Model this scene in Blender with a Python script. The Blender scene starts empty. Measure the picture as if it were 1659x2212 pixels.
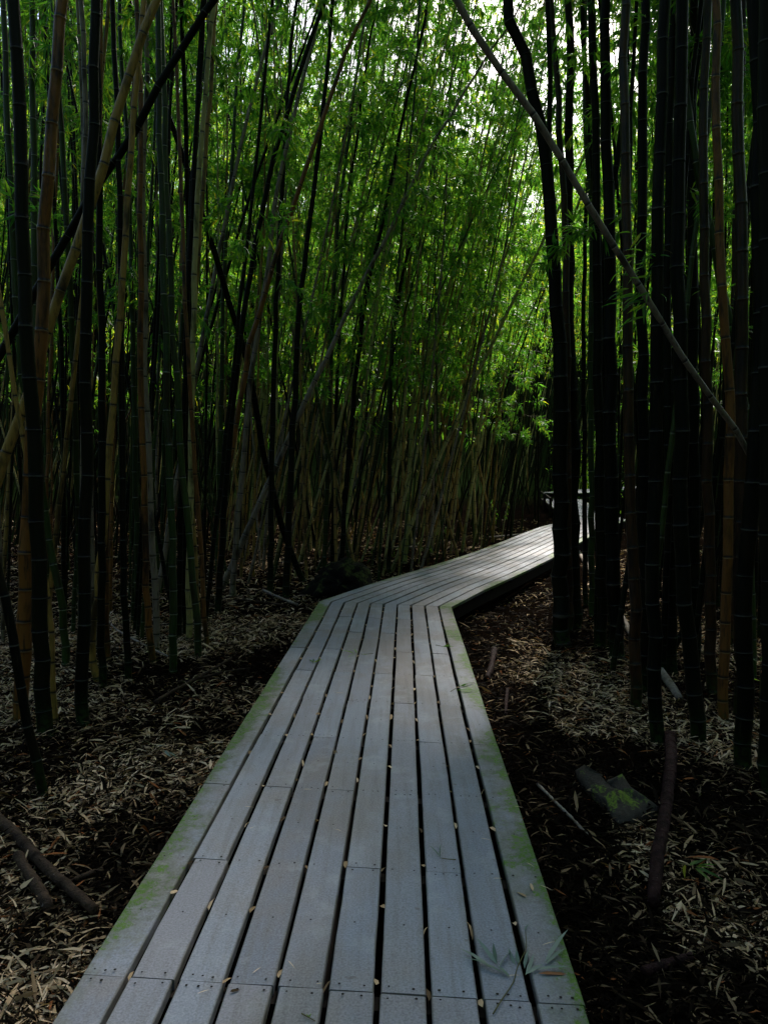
import bpy, math, random
import numpy as np
from mathutils import Vector, noise as mnoise

# ------------------------------------------------------------------ camera, sky, sun, exposure
SC = bpy.context.scene
COL = SC.collection
R = math.radians
CAM_Z = 1.87            # 1.57 m above the deck, deck 0.30 m above the ground
DECK = 0.30
PITCH = R(3.35)
F = 1659.0              # focal length in pixels of a 1659 x 2212 frame
cam_d = bpy.data.cameras.new("camera")
cam = bpy.data.objects.new("camera", cam_d)
COL.objects.link(cam)
cam.location = (0, 0, CAM_Z)
cam.rotation_euler = (R(90) - PITCH, 0, 0)
cam_d.sensor_fit = 'VERTICAL'
cam_d.sensor_height = 36
cam_d.lens = 27.0
cam_d.clip_start = 0.05
cam_d.clip_end = 600
SC.camera = cam

SUN_EL, SUN_AZ = R(42), R(17)       # azimuth clockwise from +Y (ahead), to the right
world = bpy.data.worlds.new("World")
SC.world = world
world.use_nodes = True
wn = world.node_tree.nodes
wl = world.node_tree.links
bgn = wn["Background"]
sky = wn.new("ShaderNodeTexSky")
sky.sky_type = 'NISHITA'
sky.sun_disc = False
sky.sun_elevation = SUN_EL
sky.sun_rotation = SUN_AZ
sky.air_density = 1.0
sky.dust_density = 2.0
sky.ozone_density = 1.0
wl.new(sky.outputs[0], bgn.inputs[0])
bgn.inputs[1].default_value = 0.15

sun_d = bpy.data.lights.new("sun", 'SUN')
sun_d.energy = 5.0
sun_d.angle = R(5)
sun_d.color = (1.0, 0.95, 0.86)
sun = bpy.data.objects.new("sun", sun_d)
COL.objects.link(sun)
sd = Vector((math.sin(SUN_AZ) * math.cos(SUN_EL), math.cos(SUN_AZ) * math.cos(SUN_EL), math.sin(SUN_EL)))
sun.rotation_euler = sd.to_track_quat('Z', 'Y').to_euler()

SC.view_settings.view_transform = 'Standard'
SC.view_settings.look = 'None'
SC.view_settings.gamma = 1
SC.view_settings.exposure = 1.07
SC.cycles.max_bounces = 5
SC.cycles.diffuse_bounces = 2
SC.cycles.glossy_bounces = 2
SC.cycles.transmission_bounces = 4
SC.cycles.transparent_max_bounces = 4

rng = np.random.default_rng(7)
random.seed(7)

# ------------------------------------------------------------------ projecting measured points to the place
def ray(u, v):
    a = (u - 829.5) / F
    b = (1106.0 - v) / F
    return np.array([a, math.cos(PITCH) + b * math.sin(PITCH), -math.sin(PITCH) + b * math.cos(PITCH)])

def at_depth(u, v, Y):
    d = ray(u, v)
    return np.array([0, 0, CAM_Z]) + d * (Y / d[1])

def on_level(u, v, z=0.0):
    d = ray(u, v)
    return np.array([0, 0, CAM_Z]) + d * ((z - CAM_Z) / d[2])

# ------------------------------------------------------------------ materials
def new_mat(name):
    m = bpy.data.materials.new(name)
    m.use_nodes = True
    nt = m.node_tree
    b = nt.nodes["Principled BSDF"]
    b.inputs["Specular IOR Level"].default_value = 0.08
    return m, nt, b

def N(nt, t, **kw):
    n = nt.nodes.new(t)
    for k, v in kw.items():
        setattr(n, k, v)
    return n

def attr(nt, name):
    n = N(nt, "ShaderNodeAttribute")
    n.attribute_name = name
    return n.outputs["Fac"]

def noise(nt, scale, detail=3, vec=None, rough=0.55):
    n = N(nt, "ShaderNodeTexNoise")
    n.inputs["Scale"].default_value = scale
    n.inputs["Detail"].default_value = detail
    n.inputs["Roughness"].default_value = rough
    if vec is None:
        vec = nt.nodes.get("obj_coords") or N(nt, "ShaderNodeTexCoord", name="obj_coords")
        vec = vec.outputs["Object"]
    nt.links.new(vec, n.inputs["Vector"])
    return n.outputs["Fac"]

def ramp(nt, fac, stops):
    n = N(nt, "ShaderNodeValToRGB")
    el = n.color_ramp.elements
    while len(el) < len(stops):
        el.new(0.5)
    for e, (p, c) in zip(el, stops):
        e.position = p
        e.color = (*c, 1) if len(c) == 3 else c
    nt.links.new(fac, n.inputs[0])
    return n.outputs[0]

def mixc(nt, fac, a, b):
    n = N(nt, "ShaderNodeMix", data_type='RGBA')
    for s, v in ((n.inputs[0], fac), (n.inputs[6], a), (n.inputs[7], b)):
        if isinstance(v, (int, float)):
            s.default_value = v
        elif isinstance(v, tuple):
            s.default_value = (*v, 1)
        else:
            nt.links.new(v, s)
    return n.outputs[2]

def mth(nt, op, a, b=0.0, c=None):
    n = N(nt, "ShaderNodeMath", operation=op)
    for i, v in enumerate((a, b) if c is None else (a, b, c)):
        if isinstance(v, (int, float)):
            n.inputs[i].default_value = v
        else:
            nt.links.new(v, n.inputs[i])
    return n.outputs[0]

def maprange(nt, v, a, b, c=0.0, d=1.0):
    n = N(nt, "ShaderNodeMapRange")
    nt.links.new(v, n.inputs[0])
    for i, x in enumerate((a, b, c, d)):
        n.inputs[i + 1].default_value = x
    return n.outputs[0]

def bump(nt, b, h, strength=0.3, dist=0.01):
    n = N(nt, "ShaderNodeBump")
    n.inputs["Strength"].default_value = strength
    n.inputs["Distance"].default_value = dist
    nt.links.new(h, n.inputs["Height"])
    nt.links.new(n.outputs[0], b.inputs["Normal"])

def objvec(nt, sx=1, sy=1, sz=1):
    tc = N(nt, "ShaderNodeTexCoord")
    mp = N(nt, "ShaderNodeMapping")
    mp.inputs["Scale"].default_value = (sx, sy, sz)
    nt.links.new(tc.outputs["Object"], mp.inputs["Vector"])
    oi = N(nt, "ShaderNodeObjectInfo")
    ad = N(nt, "ShaderNodeVectorMath", operation='ADD')
    sc = N(nt, "ShaderNodeMath", operation='MULTIPLY')
    nt.links.new(oi.outputs["Random"], sc.inputs[0])
    sc.inputs[1].default_value = 37.0
    nt.links.new(mp.outputs[0], ad.inputs[0])
    nt.links.new(sc.outputs[0], ad.inputs[1])
    return ad.outputs[0], oi.outputs["Random"]

def culm_mat(name, c1, c2, streak, ring_light, ring_dark, rough=0.42, patch=0.55, moss=0.0, spec=0.25):
    m, nt, b = new_mat(name)
    vec, rnd = objvec(nt, 1, 1, 0.10)
    base = mixc(nt, rnd, c1, c2)
    st = noise(nt, 45, 4, vec, 0.65)
    stf = maprange(nt, st, patch, patch + 0.12)
    col = mixc(nt, stf, base, streak)
    vec2, _ = objvec(nt, 1, 1, 0.35)
    bl = noise(nt, 7, 4, vec2, 0.6)
    blf = maprange(nt, bl, 0.50, 0.66)
    col = mixc(nt, blf, col, tuple(x * 0.45 for x in streak))
    band = attr(nt, "band")
    lf = maprange(nt, band, 0.1, 0.9)
    df = maprange(nt, band, -0.1, -0.9)
    col = mixc(nt, df, col, ring_dark)
    col = mixc(nt, lf, col, ring_light)  # pale waxy ring; light caught by the ledge is painted in too
    if moss > 0:
        h = attr(nt, "hgt")
        mf = maprange(nt, h, 0.28, 0.02)
        mn = noise(nt, 30, 3)
        mf2 = mth(nt, 'MULTIPLY', mf, maprange(nt, mn, 0.42, 0.6))
        mf2 = mth(nt, 'MULTIPLY', mf2, moss)
        col = mixc(nt, mf2, col, (0.03, 0.075, 0.012))
    nt.links.new(col, b.inputs["Base Color"])
    b.inputs["Roughness"].default_value = rough
    b.inputs["Specular IOR Level"].default_value = spec
    bump(nt, b, st, 0.15, 0.004)
    return m

M = {}
M['green'] = culm_mat("green_culm", (0.012, 0.032, 0.007), (0.032, 0.055, 0.010), (0.045, 0.045, 0.015), (0.20, 0.22, 0.16), (0.010, 0.012, 0.006), moss=0.7)
M['dark'] = culm_mat("dark_culm", (0.003, 0.0035, 0.002), (0.008, 0.009, 0.004), (0.024, 0.020, 0.009), (0.07, 0.07, 0.06), (0.003, 0.003, 0.003), moss=0.5, patch=0.6, spec=0.08, rough=0.5)  # near-black stem; the shade of the stand is put into its colour
M['tan'] = culm_mat("tan_culm", (0.33, 0.20, 0.048), (0.27, 0.18, 0.055), (0.115, 0.075, 0.028), (0.20, 0.14, 0.07), (0.012, 0.009, 0.006), moss=0.5, patch=0.54)
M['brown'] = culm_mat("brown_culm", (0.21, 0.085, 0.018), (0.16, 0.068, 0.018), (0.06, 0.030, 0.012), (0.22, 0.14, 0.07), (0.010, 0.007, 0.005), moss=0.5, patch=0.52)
M['dim'] = culm_mat("shaded_brown_culm", (0.045, 0.020, 0.007), (0.030, 0.016, 0.007), (0.012, 0.008, 0.004), (0.08, 0.055, 0.035), (0.006, 0.005, 0.004), moss=0.5, patch=0.5)  # darker copy of the brown culm; shade of the right stand put into colour
M['grey'] = culm_mat("grey_culm", (0.25, 0.20, 0.145), (0.19, 0.15, 0.105), (0.08, 0.06, 0.04), (0.25, 0.22, 0.18), (0.02, 0.015, 0.01), moss=0.5, patch=0.54)
M['pale'] = culm_mat("pale_culm", (0.30, 0.32, 0.09), (0.42, 0.34, 0.14), (0.09, 0.10, 0.03), (0.3, 0.27, 0.18), (0.02, 0.02, 0.01), moss=0.4, patch=0.56)

def leaf_mat(name, stops, trans=0.6, tboost=2.1, rough=0.42, spec=0.4):
    m, nt, b = new_mat(name)
    rn = attr(nt, "rnd")
    col = ramp(nt, rn, stops)
    nt.links.new(col, b.inputs["Base Color"])
    b.inputs["Roughness"].default_value = rough
    b.inputs["Specular IOR Level"].default_value = spec
    if trans > 0:
        t = N(nt, "ShaderNodeBsdfTranslucent")
        br = N(nt, "ShaderNodeMix", data_type='RGBA', blend_type='MULTIPLY')
        br.inputs[0].default_value = 1
        br.inputs[7].default_value = (tboost * 1.15, tboost * 1.1, tboost * 0.5, 1)
        nt.links.new(col, br.inputs[6])
        nt.links.new(br.outputs[2], t.inputs[0])
        mx = N(nt, "ShaderNodeMixShader")
        mx.inputs[0].default_value = trans
        nt.links.new(b.outputs[0], mx.inputs[1])
        nt.links.new(t.outputs[0], mx.inputs[2])
        nt.links.new(mx.outputs[0], nt.nodes["Material Output"].inputs[0])
    return m

M['leaf'] = leaf_mat("bamboo_leaf", [(0.0, (0.028, 0.115, 0.024)), (0.5, (0.066, 0.185, 0.026)), (0.85, (0.16, 0.28, 0.030)), (1.0, (0.33, 0.34, 0.03))])
M['litter'] = leaf_mat("dry_leaf", [(0.0, (0.004, 0.003, 0.002)), (0.2, (0.008, 0.005, 0.003)), (0.42, (0.07, 0.046, 0.027)), (0.60, (0.48, 0.335, 0.20)), (0.88, (0.78, 0.60, 0.42)), (1.0, (0.27, 0.10, 0.04))], trans=0.1, tboost=1.0, rough=0.7, spec=0.02)
M['sprig'] = leaf_mat("wilted_leaf", [(0.0, (0.10, 0.16, 0.12)), (0.6, (0.17, 0.24, 0.20)), (1.0, (0.24, 0.30, 0.26))], trans=0.15, tboost=1.0)

m, nt, b = new_mat("twig")
b.inputs["Base Color"].default_value = (0.12, 0.11, 0.045, 1)
b.inputs["Roughness"].default_value = 0.6
M['twig'] = m

m, nt, b = new_mat("forest_soil")
n1 = noise(nt, 3.0, 5)
n2 = noise(nt, 60, 4)
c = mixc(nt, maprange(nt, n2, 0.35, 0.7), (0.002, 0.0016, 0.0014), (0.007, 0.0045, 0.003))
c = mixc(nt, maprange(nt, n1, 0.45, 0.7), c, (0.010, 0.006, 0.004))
geo_ = N(nt, "ShaderNodeNewGeometry")
ln_ = N(nt, "ShaderNodeVectorMath", operation='LENGTH')
nt.links.new(geo_.outputs["Position"], ln_.inputs[0])
c = mixc(nt, maprange(nt, ln_.outputs["Value"], 30, 40), c, mixc(nt, n1, (0.003, 0.006, 0.002), (0.008, 0.014, 0.004)))
nt.links.new(c, b.inputs["Base Color"])
b.inputs["Roughness"].default_value = 0.85
b.inputs["Roughness"].default_value = 1.0
b.inputs["Specular IOR Level"].default_value = 0.0
bump(nt, b, n2, 0.8, 0.03)
M['soil'] = m

def deck_mat(name, mossy):
    m, nt, b = new_mat(name)
    rn = attr(nt, "rnd")
    base = ramp(nt, rn, [(0.0, (0.215, 0.225, 0.275)), (0.35, (0.31, 0.32, 0.37)), (0.7, (0.27, 0.29, 0.355)), (1.0, (0.295, 0.275, 0.30))])
    vec, _ = objvec(nt, 1.6, 1, 1)
    big = noise(nt, 1.6, 5, vec, 0.6)
    base = mixc(nt, maprange(nt, big, 0.44, 0.62, 0, 0.55), base, (0.27, 0.225, 0.19))
    vec3, _ = objvec(nt, 22, 1.2, 1)
    grain = noise(nt, 1.5, 5, vec3, 0.65)
    base = mixc(nt, maprange(nt, grain, 0.48, 0.68, 0, 0.5), base, (0.20, 0.19, 0.19))
    geo = N(nt, "ShaderNodeTexCoord")
    fine = noise(nt, 140, 3)
    fine_o = maprange(nt, fine, 0.3, 0.7, 0.72, 1.18)
    sc = N(nt, "ShaderNodeVectorMath", operation='SCALE')
    nt.links.new(base, sc.inputs[0])
    nt.links.new(fine_o, sc.inputs["Scale"])
    col = sc.outputs[0]
    cl_ = noise(nt, 5, 6, None, 0.7)
    col = mixc(nt, maprange(nt, cl_, 0.54, 0.72, 0, 0.5), col, (0.42, 0.43, 0.46))
    spots = noise(nt, 22, 2)
    col = mixc(nt, maprange(nt, spots, 0.70, 0.78, 0, 0.5), col, (0.12, 0.09, 0.07))
    # worn brown line along the rims of each board
    rim = attr(nt, "rim")
    rimn = noise(nt, 9, 3)
    rf = mth(nt, 'MULTIPLY', maprange(nt, rim, 0.75, 1.0), maprange(nt, rimn, 0.35, 0.65, 0.2, 0.8))
    col = mixc(nt, rf, col, (0.13, 0.115, 0.085))
    if mossy:
        e = attr(nt, "edge")
        mn = noise(nt, 10, 6, None, 0.8)
        mn1 = noise(nt, 1.1, 3, None, 0.5)
        mn2 = noise(nt, 42, 6, None, 0.8)
        e2 = mth(nt, 'POWER', e, 1.8)
        a = mth(nt, 'ADD', mth(nt, 'SUBTRACT', mth(nt, 'MULTIPLY', e2, 0.38), 0.06), mth(nt, 'ADD', maprange(nt, mn, 0.25, 0.75, -0.35, 0.35), maprange(nt, mn1, 0.25, 0.75, -0.55, 0.55)))
        f0 = mth(nt, 'MULTIPLY', maprange(nt, a, -0.15, 0.20), 0.75)
        col = mixc(nt, f0, col, mixc(nt, maprange(nt, mn2, 0.4, 0.6), (0.09, 0.095, 0.055), (0.19, 0.20, 0.15)))
        f = mth(nt, 'MULTIPLY', maprange(nt, a, 0.14, 0.24), maprange(nt, mn2, 0.44, 0.53, 0.0, 1.0))
        col = mixc(nt, f, col, mixc(nt, maprange(nt, mn, 0.4, 0.6), (0.045, 0.105, 0.012), (0.095, 0.19, 0.02)))
        f2 = mth(nt, 'MULTIPLY', maprange(nt, mn2, 0.60, 0.70), maprange(nt, e, 0.1, 0.7, 0, 0.7))
        col = mixc(nt, f2, col, (0.36, 0.39, 0.37))
    nt.links.new(col, b.inputs["Base Color"])
    rr = maprange(nt, big, 0.3, 0.7, 0.55, 0.75)
    nt.links.new(rr, b.inputs["Roughness"])
    b.inputs["Specular IOR Level"].default_value = 0.2
    bump(nt, b, fine, 0.12, 0.002)
    return m
M['deck'] = deck_mat("deck_board", False)
M['edge'] = deck_mat("mossy_deck_board", True)
m, nt, b = new_mat("screw")
b.inputs["Base Color"].default_value = (0.012, 0.010, 0.010, 1)
b.inputs["Roughness"].default_value = 0.5
M['screw'] = m
m, nt, b = new_mat("dark_timber")
n1 = noise(nt, 14, 4)
nt.links.new(mixc(nt, n1, (0.010, 0.008, 0.007), (0.035, 0.026, 0.020)), b.inputs["Base Color"])
b.inputs["Roughness"].default_value = 0.8
M['timber'] = m

def rock_mat(name, stone, mossc, lo=0.5, hi=0.6):
    m, nt, b = new_mat(name)
    n1 = noise(nt, 6, 5, None, 0.65)
    n2 = noise(nt, 35, 4, None, 0.7)
    n3 = noise(nt, 4.5, 5, None, 0.7)
    c = mixc(nt, maprange(nt, n2, 0.3, 0.7), tuple(x * 0.5 for x in stone), stone)
    g = N(nt, "ShaderNodeNewGeometry")
    sp = N(nt, "ShaderNodeSeparateXYZ")
    nt.links.new(g.outputs["Normal"], sp.inputs[0])
    up = maprange(nt, sp.outputs[2], 0.0, 0.8, 0.0, 0.14)
    f = maprange(nt, mth(nt, 'ADD', n3, up), lo, hi)
    f = mth(nt, 'MULTIPLY', f, maprange(nt, n2, 0.35, 0.55, 0.2, 1.0))
    c = mixc(nt, f, c, mossc)
    nt.links.new(c, b.inputs["Base Color"])
    b.inputs["Roughness"].default_value = 0.85
    bump(nt, b, mth(nt, 'ADD', n2, n1), 0.6, 0.02)
    return m
M['rock'] = rock_mat("mossy_stone", (0.06, 0.052, 0.044), (0.12, 0.18, 0.025), 0.66, 0.73)
M['mound'] = rock_mat("mossy_mound", (0.012, 0.010, 0.008), (0.06, 0.07, 0.02), 0.62, 0.70)
def bark(name, a, c_, sc=18):
    m, nt, b = new_mat(name)
    n1 = noise(nt, sc, 5, None, 0.65)
    n2 = noise(nt, sc * 6, 2)
    c = mixc(nt, maprange(nt, n1, 0.35, 0.65), a, c_)
    c = mixc(nt, maprange(nt, n2, 0.70, 0.76, 0, 0.8), c, (0.25, 0.2, 0.18))
    nt.links.new(c, b.inputs["Base Color"])
    b.inputs["Roughness"].default_value = 0.75
    bump(nt, b, mth(nt, 'ADD', n1, mth(nt, 'MULTIPLY', n2, 0.4)), 1.0, 0.02)
    return m
M['redwood'] = bark("reddish_bark", (0.014, 0.007, 0.007), (0.042, 0.019, 0.018))
M['brownwood'] = bark("brown_bark", (0.012, 0.008, 0.006), (0.075, 0.048, 0.032), 9)
M['palewood'] = bark("pale_bark", (0.13, 0.10, 0.075), (0.34, 0.29, 0.25), 7)

# ------------------------------------------------------------------ mesh helpers
def make_mesh(name, V, Fq, mats, attrs=None, face_mat=None, smooth=True):
    """V (n,3); Fq (m,4) int array of quads, or a list of arrays with 3 or 4 columns"""
    me = bpy.data.meshes.new(name)
    V = np.asarray(V, dtype=np.float32)
    fl = Fq if isinstance(Fq, list) else [Fq]
    fl = [np.asarray(f, dtype=np.int32) for f in fl if len(f)]
    loops = np.concatenate([f.ravel() for f in fl])
    sizes = np.concatenate([np.full(len(f), f.shape[1], dtype=np.int32) for f in fl])
    starts = np.concatenate([[0], np.cumsum(sizes)[:-1]]).astype(np.int32)
    me.vertices.add(len(V))
    me.vertices.foreach_set("co", V.ravel())
    me.loops.add(len(loops))
    me.loops.foreach_set("vertex_index", loops)
    me.polygons.add(len(sizes))
    me.polygons.foreach_set("loop_start", starts)
    me.polygons.foreach_set("use_smooth", np.full(len(sizes), smooth, dtype=bool))
    for m_ in mats:
        me.materials.append(m_)
    if face_mat is not None:
        me.polygons.foreach_set("material_index", np.asarray(face_mat, dtype=np.int32))
    for k, a in (attrs or {}).items():
        dom = 'POINT' if len(a) == len(V) else 'FACE'
        at_ = me.attributes.new(k, 'FLOAT', dom)
        at_.data.foreach_set("value", np.asarray(a, dtype=np.float32))
    me.update(calc_edges=True)
    return me

def link(name, me, parent=None):
    o = bpy.data.objects.new(name, me)
    COL.objects.link(o)
    if parent is not None:
        o.parent = parent
    return o

def tag(o, label=None, cat=None, group=None, kind=None):
    if label: o["label"] = label
    if cat: o["category"] = cat
    if group: o["group"] = group
    if kind: o["kind"] = kind
    return o

def empty(name, loc, rz=0.0):
    o = bpy.data.objects.new(name, None)
    o.empty_display_size = 0.1
    COL.objects.link(o)
    o.location = loc
    o.rotation_euler = (0, 0, rz)
    return o

def frames(P):
    T = np.gradient(P, axis=0)
    T /= np.linalg.norm(T, axis=1)[:, None] + 1e-9
    ref = np.array([0.31, 0.95, 0.05]) if abs(T[0, 2]) > 0.7 else np.array([0, 0, 1.0])
    A = np.cross(T, ref)
    A /= np.linalg.norm(A, axis=1)[:, None] + 1e-9
    B = np.cross(T, A)
    return T, A, B

def tube_arrays(P, r, seg, cap=True):
    P = np.asarray(P, float); r = np.asarray(r, float)
    T, A, B = frames(P)
    th = np.linspace(0, 2 * np.pi, seg, endpoint=False)
    V = P[:, None, :] + r[:, None, None] * (np.cos(th)[None, :, None] * A[:, None, :] + np.sin(th)[None, :, None] * B[:, None, :])
    n = len(P)
    V = V.reshape(-1, 3)
    i, j = np.meshgrid(np.arange(n - 1), np.arange(seg), indexing='ij')
    a = i * seg + j; b_ = i * seg + (j + 1) % seg
    Q = np.stack([a, b_, b_ + seg, a + seg], -1).reshape(-1, 4)
    Tn = np.zeros((0, 3), int)
    if cap:
        V = np.concatenate([V, P[:1], P[-1:]])
        k = np.arange(seg)
        k1 = (k + 1) % seg
        Tn = np.concatenate([np.stack([k1, k, np.full(seg, n * seg)], -1),
                             np.stack([k + (n - 1) * seg, k1 + (n - 1) * seg, np.full(seg, n * seg + 1)], -1)])
    return V, Q, Tn

def catmull(P, n):
    P = np.asarray(P, float)
    if len(P) < 3:
        t = np.linspace(0, 1, n)[:, None]
        return P[0] * (1 - t) + P[-1] * t
    E = np.concatenate([[2 * P[0] - P[1]], P, [2 * P[-1] - P[-2]]])
    out = []
    m_ = len(P) - 1
    per = max(3, n // m_)
    for i in range(m_):
        p0, p1, p2, p3 = E[i:i + 4]
        for t in np.linspace(0, 1, per, endpoint=False):
            out.append(0.5 * ((2 * p1) + (-p0 + p2) * t + (2 * p0 - 5 * p1 + 4 * p2 - p3) * t * t + (-p0 + 3 * p1 - 3 * p2 + p3) * t ** 3))
    out.append(P[-1])
    return np.array(out)

def arclen(P):
    return np.concatenate([[0], np.cumsum(np.linalg.norm(np.diff(P, axis=0), axis=1))])

def at_len(P, S, s):
    return np.stack([np.interp(s, S, P[:, k]) for k in range(3)], -1)

def culm_arrays(P, r0, r1, seg=10, detail=2, lo=0.16, step=0.022, hi=0.36, g=None):
    """bamboo stem: P path (world or local), radius r0 -> r1, nodes with a pale ledge and a dark line"""
    g = g or rng
    S = arclen(P)
    L = S[-1]
    nodes = []
    s = 0.05
    il = lo
    while s < L - 0.1:
        nodes.append(s)
        s += il * g.uniform(0.94, 1.06)
        il = min(hi, il + step)
    nodes = np.array(nodes)
    if detail == 2:
        offs = [(-0.022, 1.0, 0.0), (-0.006, 1.0, 0.0), (-0.0025, 1.05, 1.0), (0.0025, 1.06, 1.0), (0.005, 1.05, -1.0), (0.010, 1.0, -1.0), (0.03, 0.985, 0.0)]
    elif detail == 1:
        offs = [(-0.02, 1.0, 0.0), (-0.004, 1.05, 0.8), (0.008, 1.05, -1.0), (0.03, 0.99, 0.0)]
    else:
        offs = [(-0.012, 1.0, 0.0), (0.004, 1.06, -0.8), (0.025, 1.0, 0.0)]
    ss = [0.0, 0.024]; sc = [1.32, 1.12]; bd = [0.0, 0.0]
    for nd in nodes:
        for o, k, bb in offs:
            if nd + o > ss[-1] + 1e-4:
                ss.append(nd + o); sc.append(k); bd.append(bb)
    ss.append(L); sc.append(0.9); bd.append(0.0)
    ss = np.array(ss); sc = np.array(sc); bd = np.array(bd)
    Q = at_len(P, S, ss)
    # slight zigzag at the nodes
    if len(nodes) > 2:
        kick = g.normal(0, abs(r0) * (0.17 if detail == 2 else 0.16), (len(nodes), 3)); kick[:, 2] = 0
        Q = Q + np.stack([np.interp(ss, nodes, kick[:, k]) for k in range(3)], -1)
    t = ss / L
    rad = (r0 * (1 - t) ** 0.8 + r1) * sc
    V, q, tr = tube_arrays(Q, rad, seg)
    band = np.concatenate([np.repeat(bd, seg), [0, 0]])
    hg = V[:, 2].copy()
    return V, q, tr, band, nodes, S

def leaves_arrays(base, d, nrm, L, W, bend=0.25, n=1, rn=None):
    """many leaves: base (k,3), direction d, normal nrm, lengths L, widths W. n=1 gives a folded 2-quad leaf"""
    d = d / (np.linalg.norm(d, axis=1)[:, None] + 1e-9)
    s = np.cross(d, nrm)
    s /= np.linalg.norm(s, axis=1)[:, None] + 1e-9
    nn = np.cross(s, d)
    L = L[:, None]; W = W[:, None]
    k = len(base)
    if n == 1:     # rhomb with droop
        mid = base + d * L * 0.38 + nn * L * bend * 0.12
        tip = base + d * L - nn * L * bend
        V = np.stack([base, mid + s * W / 2, tip, mid - s * W / 2], 1).reshape(-1, 3)
        i = np.arange(k)[:, None] * 4
        Fc = i + np.arange(4)[None, :]
        return V, Fc, 1
    m1 = base + d * L * 0.25 + nn * L * bend * 0.10
    m2 = base + d * L * 0.62 - nn * L * bend * 0.15
    tip = base + d * L - nn * L * bend
    V = np.stack([base, m1 + s * W / 2, m2 + s * W * 0.42, tip, m2 - s * W * 0.42, m1 - s * W / 2], 1).reshape(-1, 3)
    i = np.arange(k)[:, None] * 6
    Fc = np.concatenate([i + np.array([[0, 1, 2, 5]]), i + np.array([[5, 2, 3, 4]])], 1).reshape(-1, 4)
    # order: quad(base, m1+, m2+, m1-) and quad(m1-, m2+, tip, m2-)
    return V, Fc, 2

def foliage_arrays(P, S, nodes, r0, h_lo, g, dens=1.0, blen=(0.5, 1.3), leaf=(0.10, 0.17), wid=(0.014, 0.024), per_fan=6, twig_seg=True, hi_frac=1.0, nq=1):
    """branches with fans of leaves at the nodes above h_lo"""
    Ltot = S[-1]
    sel = [s for s in nodes if at_len(P, S, np.array([s]))[0, 2] > h_lo and s < Ltot * hi_frac]
    bases, dirs, nrms, Ls, Ws, rn = [], [], [], [], [], []
    TV, TQ = [], []
    off = 0
    ph, fq = g.uniform(0, 6.28), g.uniform(2.2, 3.6)
    for s in sel:
        cl = 0.5 + 0.5 * math.sin(s * fq + ph) + 0.35 * math.sin(s * fq * 2.3 + ph * 3)
        nb = g.poisson(1.6 * dens * max(0.0, 2.3 * cl - 0.75))
        p0 = at_len(P, S, np.array([s]))[0]
        fr = 1 - 0.45 * s / Ltot
        for _ in range(nb):
            az = g.uniform(0, 2 * np.pi)
            el = g.uniform(0.2, 0.95)
            bl = g.uniform(*blen) * fr
            m_ = 6
            t = np.linspace(0, 1, m_)
            hor = np.array([math.cos(az), math.sin(az), 0])
            bp = p0 + hor * (t * bl * math.cos(el))[:, None] + np.array([0, 0, 1.0]) * (t * bl * math.sin(el) - (t ** 2) * bl * g.uniform(0.4, 0.8))[:, None]
            if twig_seg:
                v, q, _ = tube_arrays(bp, np.linspace(0.0035, 0.0012, m_), 3, cap=False)
                TV.append(v); TQ.append(q + off); off += len(v)
            nf = max(2, int(bl * g.uniform(5, 9)))
            tt = g.uniform(0.45, 1.0, nf)
            tt[0] = 1.0
            bs = arclen(bp)
            fb = at_len(bp, bs, tt * bs[-1])
            bdv = bp[-1] - bp[0]
            bdv /= np.linalg.norm(bdv)
            for f in fb:
                # small side twig then a fan
                td = bdv * 0.6 + g.normal(0, 0.6, 3)
                td /= np.linalg.norm(td)
                tw = g.uniform(0.03, 0.14)
                c = f + td * tw
                k = g.integers(max(2, per_fan - 3), per_fan + 3)
                dd = td[None, :] * 0.8 + g.normal(0, 0.45, (k, 3)) + np.array([[0, 0, -0.45]])
                bases.append(np.repeat(c[None, :], k, 0) - dd * 0.01 - td[None, :] * g.uniform(0, 0.08, (k, 1)))
                dirs.append(dd)
                nn = g.normal(0, 0.45, (k, 3)) + np.array([[0, 0, 1.0]])
                nrms.append(nn)
                Ls.append(g.uniform(*leaf, k)); Ws.append(g.uniform(*wid, k))
                rn.append(np.clip(g.beta(2, 2.6, k) + g.normal(0, 0.12), 0, 1))
    if not bases:
        return None
    LV, LF, q = leaves_arrays(np.concatenate(bases), np.concatenate(dirs), np.concatenate(nrms), np.concatenate(Ls), np.concatenate(Ws), 0.18, nq)
    rn = np.repeat(np.concatenate(rn), q)
    nl = len(LF)
    if TV:
        TVa = np.concatenate(TV); TQa = np.concatenate(TQ) + len(LV)
        V = np.concatenate([LV, TVa]); Fc = np.concatenate([LF, TQa])
        rn = np.concatenate([rn, np.full(len(TQa), 0.5)])
        fm = np.concatenate([np.zeros(nl, int), np.ones(len(TQa), int)])
    else:
        V, Fc, fm = LV, LF, np.zeros(nl, int)
    return V, Fc, rn, fm

# ------------------------------------------------------------------ ground
def gh(x, y):
    """height of the forest floor"""
    h = 0.05 * mnoise.noise(Vector((x * 0.6, y * 0.6, 0.3))) + 0.02 * mnoise.noise(Vector((x * 2.1, y * 2.1, 4.0)))
    if y > 24:
        h += 0.45 * min(1, (y - 24) / 10)
    d = math.hypot(x, y - 10)
    if d > 34:          # slope ahead, plus unseen slopes added all round to cut horizon light
        t = min(1.0, (d - 34) / 14)
        t *= 1 - 0.40 * math.exp(-((math.atan2(x, y) - 0.20) / 0.16) ** 2) if y > 0 else 1   # the notch where the sky looks in
        h += 0.62 * (d - 34) * t * t * (3 - 2 * t) if d < 90 else 0.62 * 56
    return h

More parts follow.
